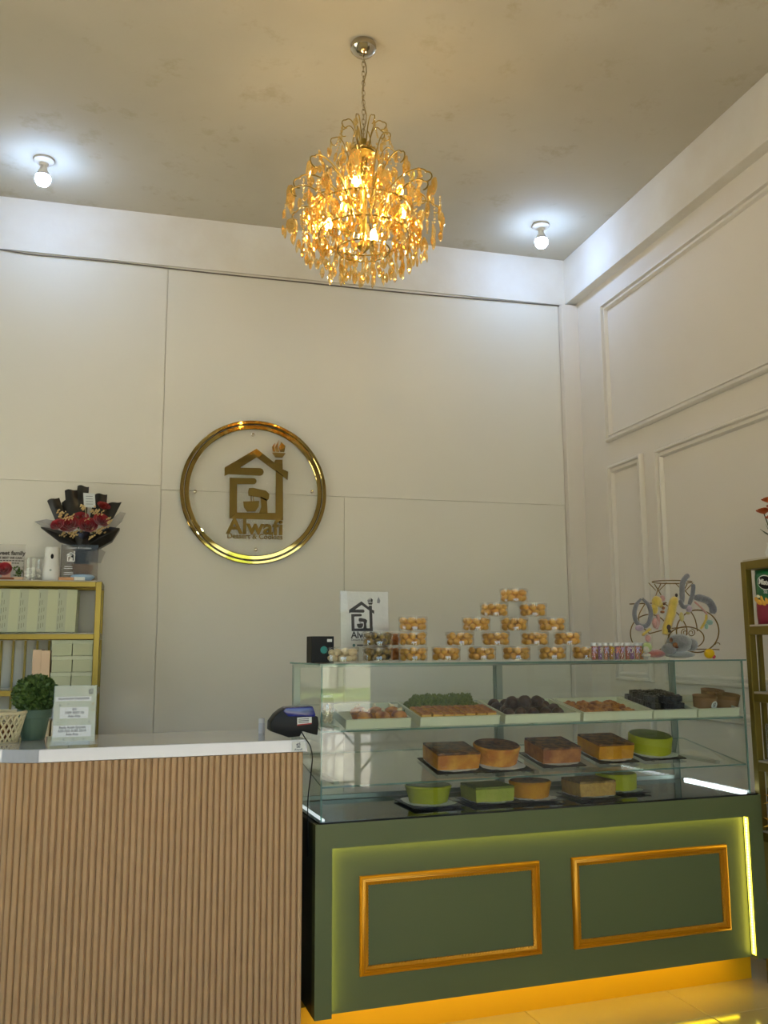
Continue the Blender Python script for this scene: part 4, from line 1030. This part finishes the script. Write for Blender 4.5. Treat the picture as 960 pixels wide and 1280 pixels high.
# things on top of the shelf
zb = zt+.0068
q = gpos(63.5, 720, .06)
t = thing('air_freshener', 'tall white automatic air freshener on top of the gold shelf', 'air freshener', (q.x, YS+.08, zb))
MB().lathe([(0,0), (.044,0), (.047,.006), (.045,.06), (.038,.12), (.037,.165), (.034,.178), (0,.180)], 28, sq=.75).build('housing', mat('glossy_white', (222,222,218), .25), t, smooth=50)
MB().lathe([(0,0), (.008,0), (.007,.003), (0,.003)], 18).build('nozzle', M['black'], t, smooth=50); o = COL.objects[-1]; o.location = (.003, -.0288, .128); o.rotation_euler = (pi/2, 0, 0); o.scale = (1,1.7,1)
MB().lathe([(0,0), (.006,0), (.005,.002), (0,.002)], 14).build('indicator', M['alu'], t, smooth=50); o = COL.objects[-1]; o.location = (-.002, -.0335, .055); o.rotation_euler = (pi/2, 0, 0)
q = gpos(40.5, 723, .06)
t = thing('glass_tumbler', 'wide clear glass tumbler of white pebbles on top of the gold shelf', 'glass', (q.x, YS+.08, zb))
MB().lathe([(0,0), (.046,0), (.049,.003), (.052,.118), (.050,.118), (.0468,.006), (0,.006)], 32).build('tumbler', M['jar'], t, smooth=40)
mb = MB(); rd = random.Random(2)
for k in range(46):
    a = rd.uniform(0, 6.3); r_ = .036*sqrt(rd.random()); mb.ball((r_*cos(a), r_*sin(a), rd.uniform(.015,.062)), .0105, 7, 5)
o = mb.build('pebbles', M['paper'], t, smooth=60); o['kind'] = 'stuff'
# printed notice, rose and small plant at the far left
q = gpos(11, 723, .12)
t = thing('notice_card', 'clear printed notice card standing behind the small red rose', 'sign', (q.x, YS+.13, zb), (radians(-5),0,0))
MB().box(-.075, .072, 0, .003, 0, .198).build('card', thin_glass('frosted_card', (.90,.89,.87), .8, .3, haze=.45), t)
text('printed_title', 'Sweet family', .030, M['ink'], t, (-.004, -.001, .150), ext=.0002, bold=.0012)
text('printed_line', 'THE BEST WE CAN', .0155, M['ink'], t, (-.008, -.001, .124), ext=.0002, bold=.0008)
for z, a in ((.107,.060), (.094,.050)):
    for k in range(9): MB().box(-.066+k*a*.25, -.066+k*a*.25+a*.19, -.0012, -.0004, z, z+.005).build('printed_word', M['ink'], t)
def rose(mb, c, r, ax, seed=0, m=0, gm=None):
    rd = random.Random(seed); ax = Vector(ax).normalized(); x = ax.orthogonal().normalized(); y = ax.cross(x); c = Vector(c)
    B = Matrix((x, y, ax)).transposed()
    for L, (n, rr, hh, op) in enumerate(((3,.28,.62,.05), (4,.46,.60,.16), (5,.68,.55,.34), (6,.90,.42,.62))):
        for k in range(n):
            a0 = 2*pi*(k+.5*(L % 2))/n+rd.uniform(-.15,.15); sp = 2*pi/n*.72
            def f(s, t):
                a = a0+(s-.5)*2*sp*(.55+.45*t); q = rr*(.25+.75*t**.6)+op*t*t*.35; z = hh*t-.25*(1-t)-.10*abs(s-.5)*2*t
                return c+B@Vector((q*cos(a), q*sin(a), z))*r
            mb.grid(f, 4, 3, m)
    mb.ball(c-ax*r*.05, r*.30, 8, 5, m)
M['rose'] = mat('red_rose', (150,16,34), .55, sheen=.3); M['rosepink'] = mat('rust_rose', (146,44,40), .6)
q = gpos(5, 715, .06)
t = thing('small_red_rose', 'single small red rose on a wooden base at the left end of the shelf top', 'flower', (q.x, YS+.07, zb))
mb = MB(); rose(mb, (0,-.01,.052), .036, (0,-1,.5), 3); mb.build('rose_head', M['rose'], t, fix=False, smooth=50)
MB().box(-.045, .05, -.02, .03, 0, .014).build('wooden_base', mat('reddish_wood', (140,74,44), .5), t, bevel=.003)
MB().box(-.012, .030, .004, .008, .014, .098).build('pink_card', mat('pink_card', (216,170,150), .7), t)
q = gpos(22, 715, .06)
t = thing('sprig_plant', 'tiny green sprig in a brown box beside the glass tumbler', 'plant', (q.x, YS+.085, zb))
MB().box(-.026, .026, -.018, .018, 0, .018).build('planter_box', M['peach'], t, bevel=.002)
mb = MB(); rd = random.Random(7)
for k in range(70):
    a = rd.uniform(0, 6.3); r_ = rd.uniform(0,.026); c = Vector((r_*cos(a), r_*sin(a)*.7, .018+rd.uniform(0,.05))); x = Vector((cos(a*3), sin(a*3), rd.uniform(-.4,.4)))*.005; y = Vector((rd.uniform(-1,1), rd.uniform(-1,.2), 1)).normalized()*.013
    mb.add([c, c+x+y*.5, c+y, c-x+y*.5], [(0,1,2,3)])
o = mb.build('leaves', mat('fresh_leaf', (76,106,44), .6), t, fix=False); o['kind'] = 'stuff'
# clear emblem box
q = gpos(98, 723, .06); hw = .094
t = thing('clear_emblem_box', 'clear acrylic box with a white house emblem under the bouquet', 'box', (q.x, YS+.06, zb))
MB().box(-hw, hw, 0, .004, 0, .195, m=0, edge=1).box(-hw, -hw+.003, .0045, .0335, .0005, .1945).box(hw-.003, hw, .0045, .0335, .0005, .1945).box(-hw, hw, .034, .037, 0, .195).build('acrylic_box', [thin_glass('smoky_acrylic', (.84,.81,.77), .2), M['acryl']], t)
emblem(t, M['paper'], (-.042, .128), .052, fn=lambda a, b, d: Vector((a, -.0004-d, b)), d0=0, d1=.0006, one='white_emblem')
text('white_lettering', 'Dessert & Cookies', .016, M['paper'], t, (-.004, -.001, .176), ext=.0002)
for z in (.074,.064,.042,.032): MB().box(-.075, -.075+.05-.6*(z-.03)*.3, -.0012, -.0004, z, z+.0035).build('white_small_print', M['paper'], t)
q = gpos(103, 722, .02)
t = thing('blue_white_dish', 'small oval pale blue dish in front of the clear emblem box', 'dish', (q.x, YS+.030, zb))
MB().lathe([(0,0), (.04,0), (.062,.018), (.060,.024), (.045,.032), (0,.036)], 28, sq=.42).build('dish_body', mat('pale_blue_glaze', (150,178,206), .3), t, smooth=60)
tag(MB().box(*[a for a in (gpos(73,722).x-.0, gpos(92,722).x, YS+.006, YS+.045, zb, zb+.016)]).build('orange_card_box', mat('orange_card', (200,146,100), .6), bevel=.001, seg=1), 'flat orange brown packet on the front edge of the shelf top', 'packet')
tag(MB().box(*[a for a in (gpos(92.8,722).x, gpos(106,722).x, YS+.002, YS+.010, zb, zb+.017)]).build('white_packet', M['paper'], bevel=.001, seg=1), 'small flat white packet beside the orange one on the shelf top', 'packet')

# bouquet
YQ = YS+.17
def bq(px, py, dy=0): p = atY(px, py, YQ+dy); return p
bo = bq(101, 724); bo.z = zb
bt = thing('rose_bouquet', 'bouquet of red roses wrapped in black paper standing on the gold shelf', 'bouquet', (bo.x, YQ, zb))
def bl(px, py, dy=0): return bq(px, py, dy)-Vector((bo.x, YQ, zb))
M['wrap'] = mat('black_wrapping_paper', (24,23,22), .32, bump=(25,.35,.004)); M['veil'] = thin_glass('grey_tulle', (.80,.79,.78), .4, .4, haze=.35)
sheets = [((59,626),(74,622),(83,648),(74,662)), ((81,613),(96,612),(100,650),(84,652)), ((97,607),(111,608),(108,652),(92,650)), ((119,618),(134,618),(132,650),(112,648)),
          ((134,630),(152,627),(138,655),(124,652)), ((77,628),(98,618),(100,655),(80,656))]
for i, q4 in enumerate(sheets):
    a, b, c, d = [bl(x, y, dy) for (x, y), dy in zip(q4, (.06,.06,.03,.03))]
    off = Vector((0, .006*(i % 3), 0))
    mb = MB(); mb.grid(lambda s, t: (a.lerp(b, s)).lerp(d.lerp(c, s), t)+off+Vector((0, -.018*sin(pi*s)*(1-t), .004*sin(6*s))), 6, 5)
    mb.build('wrapping_sheet', M['wrap'], bt, thick=.0012, smooth=60)
for i, pl4 in enumerate((((50,658),(74,676),(100,684),(92,668),(72,662)), ((150,660),(140,676),(118,688),(104,684),(112,668),(136,658)), ((92,664),(112,664),(116,688),(96,690)))):
    pts = [bl(x, y, -.05) for x, y in pl4]; cc = sum(pts, Vector())/len(pts)
    mb = MB(); n = len(pts); mb.add([cc+Vector((0,-.04,0))]+pts+[p+Vector((0,.05,-.004)) for p in pts], [(0, k+1, (k+1) % n+1) for k in range(n)]+[(k+1, k+1+n, (k+1) % n+1+n, (k+1) % n+1) for k in range(n)])
    mb.build('wrapping_fold', M['wrap'], bt, bevel=.004, smooth=60)
for pl4 in (((43,652),(58,649),(74,652),(72,668),(56,660)), ((128,660),(150,640),(157,641),(152,652),(136,668)), ((84,676),(116,680),(132,690),(126,704),(108,702),(96,694))):
    pts = [bl(x, y, -.01) for x, y in pl4]; cc = sum(pts, Vector())/len(pts); n = len(pts)
    MB().add([cc+Vector((0,-.03,0))]+pts, [(0, k+1, (k+1) % n+1) for k in range(n)]).build('tulle_veil', M['veil'], bt, thick=.001, smooth=60)
MB().lathe([(0,0), (.035,.0), (.022,.05), (.028,.09), (.075,.16), (.06,.165), (0,.12)], 20, c=(.0,.03,0)).build('wrapped_stem', M['wrap'], bt, smooth=60)
MB().lathe([(.020,.052), (.034,.060), (.052,.10), (.058,.13), (.042,.11), (.026,.07), (.018,.053)], 14, c=(.004,-.012,-.035+.0)).build('tan_tie_paper', mat('tan_tissue', (196,168,128), .8), bt, smooth=60)
hub = bl(98, 700)
roses = [((72.5,657),13), ((87,657.5),19), ((109.5,658),18), ((126,652),16), ((101,648.5),15), ((129,634),13)]
for i, ((x, y), w2) in enumerate(roses):
    mb = MB(); c = bl(x, y, -.085 if i < 4 else -.03); rose(mb, c, w2*.0043*.60, (c-hub-Vector((0,.20,0))).normalized(), i)
    o = mb.build('rose_head', M['rose'] if i < 5 else M['rosepink'], bt, fix=False, smooth=50)
M['blossom'] = mat('beige_blossom', (206,180,128), .7); mb = MB(); rd = random.Random(12)
for (x, y, sx, sy, n) in ((85,646,12,5,26), (78,642,5,3,8), (120,641,8,6,20), (111,650,6,3,10), (136,652,3,6,10), (124,663,9,6,22), (114,671,4,3,8), (92,668,6,4,14), (80,668,6,3,9), (105,634,5,3,7), (102,663,3,5,6)):
    for k in range(n):
        c = bl(x+rd.gauss(0, sx*.5), y+rd.gauss(0, sy*.5), -.10+rd.uniform(0,.05))
        for j in range(4):
            R = Euler((rd.uniform(0,3), rd.uniform(0,3), rd.uniform(0,3))).to_matrix(); mb.ball(c+Vector((rd.uniform(-.006,.006),)*3), .0062, 5, 3, sc3=(1,.8,.4), R=R)
o = mb.build('filler_blossoms', M['blossom'], bt, fix=False); o['kind'] = 'stuff'
mb = MB()
for k in range(60):
    c = bl(rd.uniform(68,136), rd.uniform(648,668), -.04); x = Vector((rd.uniform(-1,1),0,rd.uniform(-1,1)))*.012; y = Vector((rd.uniform(-1,1),-1,rd.uniform(-1,1)))*.012
    mb.add([c, c+x, c+x+y, c+y], [(0,1,2,3)])
o = mb.build('bouquet_leaves', M['leaf'], bt, fix=False); o['kind'] = 'stuff'
a, b, c, d = [bl(x, y, -.06) for x, y in ((104,616), (118.5,617), (119.5,634.5), (105,634))]
cr = MB().add([a, b, c, d]+[p+Vector((0,.001,0)) for p in (a, b, c, d)], [(0,1,2,3), (4,5,6,7), (0,1,5,4), (1,2,6,5), (2,3,7,6), (3,0,4,7)]).build('message_card', mat('pale_blue_card', (200,208,212), .6), bt)
for k in range(4):
    pa = a.lerp(d, .22+.18*k).lerp(b.lerp(c, .22+.18*k), .2); pb = a.lerp(d, .22+.18*k).lerp(b.lerp(c, .22+.18*k), .8)
    MB().box(pa.x, pb.x, pa.y-.0008, pa.y-.0002, pa.z-.0016, pa.z+.0006).build('handwritten_line', M['inkblue'], cr)
MB().tube([bl(107.5,652,-.06), bl(107,640,-.06), bl(106.8,632,-.059)], .0015, 5).build('card_stick', M['cookie_w'], bt)

# ------------------------------------------------------------------ gold display rack on the right
XS = 2.40
t = thing('display_rack', 'olive gold metal snack rack against the right wall, just behind the display case', 'shelf', (XS, 2.7, 0))
Y1 = 3.234-2.7; Y0 = Y1-1.0; D_ = .30; s = .030; BD = M['brassdark']
ztop = 1.648; lv = [ztop, 1.381, 1.112, .842, .572, .302, .12]
for y in (Y0, Y1-s):
    MB().box(0, s, y, y+s, 0, ztop).build('post', BD, t, bevel=.002, seg=1)
    MB().box(D_-s, D_, y, y+s, 0, ztop).build('post', BD, t, bevel=.002, seg=1)
for z in lv:
    MB().box(0, s, Y0+s, Y1-s, z-.034, z).build('rail', BD, t, bevel=.002, seg=1)
    MB().box(D_-s, D_, Y0+s, Y1-s, z-.034, z).build('rail', BD, t)
    MB().box(s, D_-s, Y1-s, Y1, z-.034, z).build('rail', BD, t); MB().box(s, D_-s, Y0, Y0+s, z-.034, z).build('rail', BD, t)
    MB().box(.004, D_-.002, Y0+.01, Y1-.012, z+.0004, z+.007).build('shelf_board', mat('rack_board', (196,186,168), .5) if z == ztop else bpy.data.materials['rack_board'], t)
for k in range(3):
    x = s+.030+k*.068; MB().box(x-.009, x+.009, Y1-.020, Y1-.006, .12, 1.381-.034).build('end_bar', BD, t)
# green and red snack bag
def pillow_bag(name, label, cat, loc, rot, w, h, d, mats, split, group=None):
    t = thing(name, label, cat, loc, rot, group)
    def f(sgn):
        def g(s, q):
            x = (s-.5)*w; z = q*h; e = (1-(2*s-1)**4)*(1-(2*q-1)**6)
            return Vector((x*(1-.03*sin(pi*q)), sgn*(.0012+d*.5*e**.7*(1+.06*sin(9*s+7*q))), z))
        return g
    mb = MB()
    mb.grid(f(-1), 14, 18, 0); mb.grid(f(1), 14, 18, 0)
    o = len(mb.v)
    me = mb
    for i, fc in enumerate(me.f):
        z = sum(me.v[j][2] for j in fc)/4
        me.m[i] = 1 if z < h*split else 0
    me.build('bag_body', mats, t, smooth=60); return t
gb = mat('green_foil', (10,104,58), .28, spec=.7, bump=(14,.25,.01)); rb = mat('crimson_foil', (150,18,56), .3, spec=.7, bump=(14,.25,.01))
bx = 2.40+.0
t = pillow_bag('snack_bag', 'green and crimson snack bag with a black oval badge at the top of the rack', 'snack bag', (bx+.035, 3.094, 1.381+.0075), (0,0,-pi/2), .19, .222, .05, [gb, rb], .40)
ov = MB().prism([(.044*cos(a), .026*sin(a)) for a in [2*pi*i/28 for i in range(28)]], lambda a, b, d: Vector((a, -.0285-d-.0*b, b)), 0, .0012).build('badge', M['black'], t); ov.location = (.0, 0, .165); ov.rotation_euler = (0, radians(10), 0)
MB().prism([(.048*cos(a), .030*sin(a)) for a in [2*pi*i/28 for i in range(28)]], lambda a, b, d: Vector((a, -.0275-d, b)), 0, .0008).build('badge_border', M['paper'], t); o = COL.objects[-1]; o.location = (.0, 0, .165); o.rotation_euler = (0, radians(10), 0)
text('badge_lettering', 'Mister', .030, M['paper'], t, (.002, -.0302, .165), (pi/2, radians(10), 0), ext=.0004, bold=.001)
text('flavour_lettering', 'Sla', .022, M['paper'], t, (.0, -.0296, .128), (pi/2, radians(6), 0), ext=.0004)
rd = random.Random(4); yel = mat('crisp_yellow', (226,168,60), .5)
for k, (x, z, r) in enumerate(((-.062,.098,.014), (-.045,.088,.016), (-.030,.100,.013), (-.020,.085,.015), (-.052,.112,.010), (.0,.092,.014), (.02,.1,.013))):
    MB().ball((x, -.026, z), r, 10, 6, sc3=(1.2,.22,.7), R=Euler((0, rd.uniform(0,3), 0)).to_matrix()).build('printed_crisp', yel if k != 4 else M['tray'], t, smooth=60)
# loose packs on the lower levels of the rack
cl = thin_glass('crinkled_film', (.93,.92,.90), 1.8, .12, haze=.18)
for i, (y, z, lb) in enumerate(((3.140, 1.112, "crinkled clear bag of pale snacks on the rack's second level, beside the end bars"), (3.005, 1.112, 'crinkled clear bag on the second level of the rack, nearer the viewer'))):
    t = pillow_bag('clear_snack_bag', lb, 'snack bag', (2.50, y, z+.030), (radians(-62),0,-pi/2), .12, .15, .045, [cl, cl], 0)
    mb = MB()
    for k in range(16): mb.ball((rd.uniform(-.04,.04), rd.uniform(-.008,.008), rd.uniform(.03,.12)), .012, 7, 4, jit=.2, rnd=rd)
    mb.build('snacks', mat('mottled_snack', (176,160,140), .7, var=(60,.15,(110,96,84))) if i == 0 else bpy.data.materials['mottled_snack'], t, smooth=60)['kind'] = 'stuff'
for i, y in enumerate((3.150, 3.045)):
    t = thing('crackers_pack', 'clear pack of stacked tan crackers on the third level of the rack, %s' % ('far one', 'near one')[i], 'snack bag', (2.485, y, .842+.0078))
    for L in range(6):
        mb = MB()
        for k in range(4): mb.ball((rd.uniform(-.03,.03), rd.uniform(-.025,.025), .014+L*.022), .018, 8, 5, sc3=(1,1,.6), jit=.15, rnd=rd)
        mb.build('cracker_cluster', M['cookie_w'] if L % 3 == 1 else M['bar'], t, smooth=60)
    MB().box(-.05, .05, -.045, .045, .001, .145).build('clear_wrap', cl, t, bevel=.012, smooth=60)
# bag of crisps with gold star shaped wrapper ends on the fourth level
gy = mat('gold_foil', (206,160,60), .35, .5, bump=(30,.4,.004)); oy = mat('orange_crisps', (196,120,50), .6, bump=(60,.6))
for i, (y, z0) in enumerate(((3.100, .572), (3.085, .662))):
    t = thing('star_wrapped_sweet', 'orange snack in gold star pointed foil, %s of two on the rack beside the case' % ('lower', 'upper')[i], 'snack', (2.418, y, z0+.0078))
    MB().ball((0,0,.052), .046, 12, 8, sc3=(1,1,.9), jit=.06, rnd=rd).build('snack_ball', oy, t, smooth=60)
    mb = MB()
    for k in range(9):
        a = 2*pi*k/9; mb.add([(.030*cos(a-.34), .030*sin(a-.34), .035), (.030*cos(a+.34), .030*sin(a+.34), .035), (.078*cos(a), .078*sin(a), .028+.03*(k % 2)), (.03*cos(a), .03*sin(a), .05)], [(0,1,2), (0,2,3), (3,2,1)])
    mb.build('foil_points', gy, t, thick=.001)
# orange flowers on top of the rack
fp = atX(962, 690, 2.50)
t = thing('orange_flowers', 'orange roses with dark green leaves in a vase on top of the right rack', 'flowers', (2.52, atX(968, 690, 2.52).y, ztop+.0075))
base = t.location
MB().lathe([(0,0), (.026,0), (.036,.03), (.024,.06), (.028,.070), (.025,.070), (.02,.06), (0,.055)], 20).build('vase', M['bulbcap'], t, smooth=50)
mor = mat('orange_petal', (196,96,40), .6)
lf = mat('dark_rose_leaf', (44,62,30), .5)
for i, (x, y, r) in enumerate(((961, 626, .026), (955, 640, .028), (968, 634, .028), (966, 648, .026), (975, 622, .026))):
    p = atX(x, y, 2.50+.02*(i % 2))-base; mb = MB(); rose(mb, p, r, (-.3, -.2, 1), i+20); mb.build('rose_head', mor, t, fix=False, smooth=50)
    MB().tube(smooth_path([(0,0,.06), p*.55+Vector((0,0,.03)), p-Vector((0,0,r*.3))], 4), .0022, 5).build('stem', lf, t)
for i, (x, y) in enumerate(((950,661), (957,655), (962,662), (970,657), (955,664))):
    p = atX(x, y, 2.49+.01*(i % 2))-base; d = (p-Vector((0,0,.09))).normalized(); x_ = d.cross(Vector((0,0,1))).normalized()
    q = p-d*.055
    MB().add([q, q+d*.025+x_*.016, p, q+d*.025-x_*.016, q+d*.028+Vector((0,0,-.005))], [(0,1,4), (1,2,4), (2,3,4), (3,0,4)]).build('leaf', lf, t, thick=.0008, smooth=60)

# ------------------------------------------------------------------ copper wire stand with plush hair bands on the case top
VT = .20; ZQ = ZT+.0006
bs = atV(852, 822, VT)
def tv(px, py, dv=0): q = atV(px, py, VT+dv); return Vector((q.x-bs.x, dv, q.z-ZQ))
cop = mat('copper_wire', (136,108,54), .32, .8)
t = thing('wire_trolley_stand', 'copper wire stand shaped like a tricycle with a raised basket on the case top', 'stand', cw(bs.x, VT, ZQ), (0,0,TH))
def wire(nm, pts, r=.0024, par=t, closed=False): return MB().tube(pts, r, 6, closed=closed).build(nm, cop, par, smooth=60)
k = FPX
def cpt(cx, cy, rp, a0, a1, dv, n=24, ry=None): return [tv(cx+rp*cos(a0+(a1-a0)*i/n), cy-(ry or rp)*sin(a0+(a1-a0)*i/n), dv) for i in range(n+1)]
def grounded(P): 
    for p in P: p.z = max(p.z, .0026)
    return P
wire('large_wheel', grounded(cpt(872, 789, 26.5, 0, 2*pi, .03, 40)[:-1]), .0030, closed=True)
wire('rear_wheel', grounded(cpt(812, 792, 24, 0, 2*pi, .03, 36)[:-1]), .0026, closed=True)
fw = wire('front_wheel', grounded(cpt(858, 797.5, 22, 0, 2*pi, -.045, 40, ry=14)[:-1]), .0026, closed=True)
for sx in (-1, 1):
    wire('wheel_scroll', [tv(860+sx*(4+x), 790+y, -.045) for x, y in [(5.2*(1-i/18*.75)*cos(-pi/2+i*.5)+0, 5*(1-i/18*.75)*sin(-pi/2+i*.5)+1) for i in range(18)]], .0018, fw)
bk = wire('basket_ring', cpt(840, 727.5, 25, 0, 2*pi, .0, 36, ry=2.0)[:-1], .0022, closed=True)
for sx, cx in ((-1, 822), (1, 855)):
    for s2 in (-1, 1):
        wire('scroll', [tv(cx+s2*6+s2*(5.2*(1-i/20*.7))*cos(pi+i*.42)*-1, 734-(5.4*(1-i/20*.7))*sin(pi/2+i*.42), 0) for i in range(20)], .0018, bk)
    wire('basket_leg', [tv(cx-4, 730), tv(cx+1, 738), tv(cx+5 if cx < 840 else cx+7, 745)], .0022)
    wire('basket_leg', [tv(cx+4, 730), tv(cx, 738), tv(cx-4, 750), tv(cx-6, 756)], .0022)
wire('handlebar', [tv(787, 755, .0), tv(800, 754.5, .0), tv(833, 753.5, .0)], .0026)
wire('frame_bar', smooth_path([tv(808, 752, .01), tv(799, 768, .02), tv(800, 780, .03), tv(812, 792, .03)], 5), .0024)
wire('frame_bar', smooth_path([tv(830, 754, 0), tv(848, 768, 0), tv(858, 784, -.02), tv(858, 797, -.045)], 5), .0026)
wire('frame_bar', smooth_path([tv(812, 792, .03), tv(836, 786, .0), tv(858, 784, -.02)], 5), .0022)
wire('frame_bar', smooth_path([tv(858, 757, 0), tv(868, 772, .02), tv(872, 789, .03)], 5), .0022)
wire('axle', [tv(858, 811, -.045), tv(880, 811.5, .0), tv(899, 812, .03)], .0022)
wire('tail_curl', [tv(897+3*cos(a), 806-2.5*sin(a), .03) for a in [i*.4 for i in range(9)]], .0018)
# fuzzy bands
def fuzz(name, c, c2=None): return mat(name, c, .95, bump=(220, 1.0, .004), sheen=.8, var=(40,.25,c2 or tuple(int(x*.85) for x in c)))
fg = fuzz('grey_blue_plush', (128,126,132)); fyw = fuzz('yellow_plush', (226,196,84)); fpk = fuzz('lilac_plush', (196,172,190)); fgr = fuzz('grey_plush', (140,138,134), (104,106,106))
fsal = fuzz('salmon_plush', (184,110,100)); fgn = fuzz('pale_green_plush', (176,194,120)); faq = fuzz('aqua_plush', (158,194,180)); fpnk = fuzz('pink_plush', (214,160,150))
def plush(label, cat, nm, base, parts):
    b = tv(*base); o = thing(nm, label, cat, cw(bs.x+b.x, VT+b.y, ZQ+b.z), (0,0,TH))
    for pn, mt, kind, data in parts:
        mb = MB()
        if kind == 'tube':
            pts, rr = data; P = smooth_path([tv(*p)-b for p in pts], 6); n = len(P)
            R = [rr*(.55+.45*min(1, sin(pi*(i+.8)/(n+.6))*2.2)) for i in range(n)]
            mb.tube(P, R, 10)
        else:
            for (x, y, dv, r, sc3) in data: mb.ball(tv(x, y, dv)-b, r, 14, 9, sc3=sc3, jit=.04, rnd=rd)
        mb.build(pn, mt, o, smooth=70)
    return o
G_ = 'plush hair bands on the wire stand'
plush('U shaped grey blue fuzzy hair band hanging at the left of the wire stand', 'hair band', 'plush_hair_band', (803,783,-.02), [('band', fg, 'tube', ([(801,749,-.02), (795,757,-.02), (793,768,-.02), (796,778,-.02), (803,783,-.02), (810,780,-.02), (813.5,768,-.02), (811,757,-.02), (803,748,-.02)], .0095)), ('lilac_pompom', fpk, 'ball', [(799,785,-.03,.016,(1.2,.9,.8))])], )
plush('tall grey blue fuzzy ears hair band standing up through the basket ring', 'hair band', 'plush_hair_band', (853,752,-.012), [('ear', fg, 'tube', ([(853,754,-.02), (852.5,740,-.02), (853.5,728,-.02), (858,721,-.02), (861,719.5,-.02)], .0115)), ('ear', fg, 'tube', ([(861,757,-.02), (865,745,-.02), (866.5,735,-.02), (866,730,-.02)], .0095)), ('head_band', fg, 'tube', ([(850,750,-.02), (854,758,-.025), (862,758,-.025)], .010)), ('lilac_pompom', fpk, 'ball', [(861,761,-.03,.0145,(1,.9,1))])])
plush('thick rounded grey blue fuzzy hair band at the right of the wire stand', 'hair band', 'plush_hair_band', (890,770,0), [('band', fg, 'tube', ([(869,747,0), (877,748,0), (886,752,0), (891,760,0), (890.5,767,0)], .0165)), ('trim_ribbon', fpnk, 'tube', ([(868,752,-.012), (876,759,-.015), (884,768,-.012)], .0045)), ('aqua_bow', faq, 'ball', [(887,778,-.01,.013,(1.3,.7,.9)), (883,783,-.01,.010,(.9,.7,1.2))]), ('yellow_band', fyw, 'tube', ([(883,768,0), (882,776,0), (876,786,0)], .006))])
plush('yellow plush hair band with orange flowers at the left of the basket legs', 'hair band', 'plush_hair_band', (821,760,-.01), [('yellow_bloom', fyw, 'ball', [(821,752,-.02,.022,(1.1,.7,1.1)), (818,761,-.02,.018,(.9,.7,1.3)), (826,756,-.02,.013,(1,.7,1))]), ('pink_bow', fpnk, 'ball', [(828,748,-.02,.014,(.9,.6,1)), (819,779,-.02,.016,(.9,.6,1.4))]), ('brown_beads', M['crust'], 'ball', [(829,760,-.03,.007,(1,1,1)), (828,765,-.03,.008,(1.3,.8,.7)), (830,755,-.03,.005,(1,1,1))]), ('band', fpnk, 'tube', ([(822,768,-.015), (823,778,-.015), (820,786,-.015)], .008))])
plush('long plump yellow plush banana shaped hair band in the middle of the wire stand', 'hair band', 'plush_hair_band', (836,780,-.03), [('band', fyw, 'tube', ([(844,747,-.035), (841,756,-.035), (839,768,-.035), (835,780,-.035), (831,793,-.035)], .0185)), ('brown_tip', M['choc'], 'ball', [(845.5,744,-.035,.006,(1,.8,1.3)), (836,784,-.055,.011,(.9,.5,1)), (837,789,-.055,.008,(1,.5,.8))])])
plush('small pale yellow plush bow below the tall ears', 'hair band', 'plush_hair_band', (854,768,-.01), [('yellow_bow', fuzz('pale_yellow_plush', (214,198,124)), 'ball', [(852,771,-.02,.013,(.9,.6,1.6)), (860,766,-.02,.010,(1.1,.6,.8))])])
a_ = plush('round grey plush toy with a brown bow at the foot of the wire stand', 'plush toy', 'plush_toy', (850,822,-.09), [('body', fgr, 'ball', [(849,804,-.085,.046,(1.25,.8,.82)), (864,806,-.085,.026,(1.1,.9,1)), (836,812,-.095,.028,(1.2,.9,.9))]), ('skirt', fuzz('pale_grey_plush', (150,154,152)), 'ball', [(850,818.5,-.09,.040,(1.75,.75,.35))]), ('brown_bow', M['crust'], 'ball', [(839,800,-.128,.008,(1,.5,1.1)), (844,806,-.128,.010,(1.2,.5,1)), (846,809,-.126,.007,(1.3,.5,.6))])])
plush('salmon pink plush cushion lying beside the round grey toy', 'plush toy', 'plush_toy', (820,822,-.08), [('body', fsal, 'ball', [(820,817,-.08,.030,(1.5,.9,.55))])])
plush('pale green and cream round plush beside the candy tubes', 'plush toy', 'plush_toy', (809,822,-.10), [('body', fgn, 'ball', [(809,809,-.10,.021,(1,.8,1.0))]), ('cream_face', fuzz('cream_plush', (206,198,176)), 'ball', [(807.5,812,-.112,.013,(1.1,.6,1.0)), (808,819,-.10,.015,(1.3,.8,.6))]), ('pink_ear', fpnk, 'ball', [(810,798,-.10,.015,(.9,.6,1))]), ('yellow_sash', fyw, 'tube', ([(803,794,-.10), (808,790,-.10), (813,786,-.10)], .006))])
# yellow rubber duck
d0 = tv(887, 823.5, -.06)
t = thing('rubber_duck', 'small yellow rubber duck with a red bill at the right of the case top', 'toy duck', cw(bs.x+d0.x, VT-.06, ZQ), (0,0,TH+.3))
MB().ball((0,0,.022), .021, 14, 9, sc3=(1.2,.95,1.0)).ball((-.014,0,.030), .010, 8, 6, sc3=(1.3,.7,.9)).build('body', mat('duck_yellow', (238,190,20), .35), t, smooth=60)
MB().ball((.008,-.010,.016), .0075, 8, 5, sc3=(1.4,1,.8)).ball((.016,-.012,.010), .006, 8, 5).build('bill', mat('duck_red', (206,52,36), .4), t, smooth=60)
MB().ball((.018,-.008,.0075), .0070, 8, 5, sc3=(1.3,1,1)).ball((.006,-.016,.0065), .006, 8, 5).build('feet', mat('duck_pink', (222,84,110), .4), t, smooth=60)
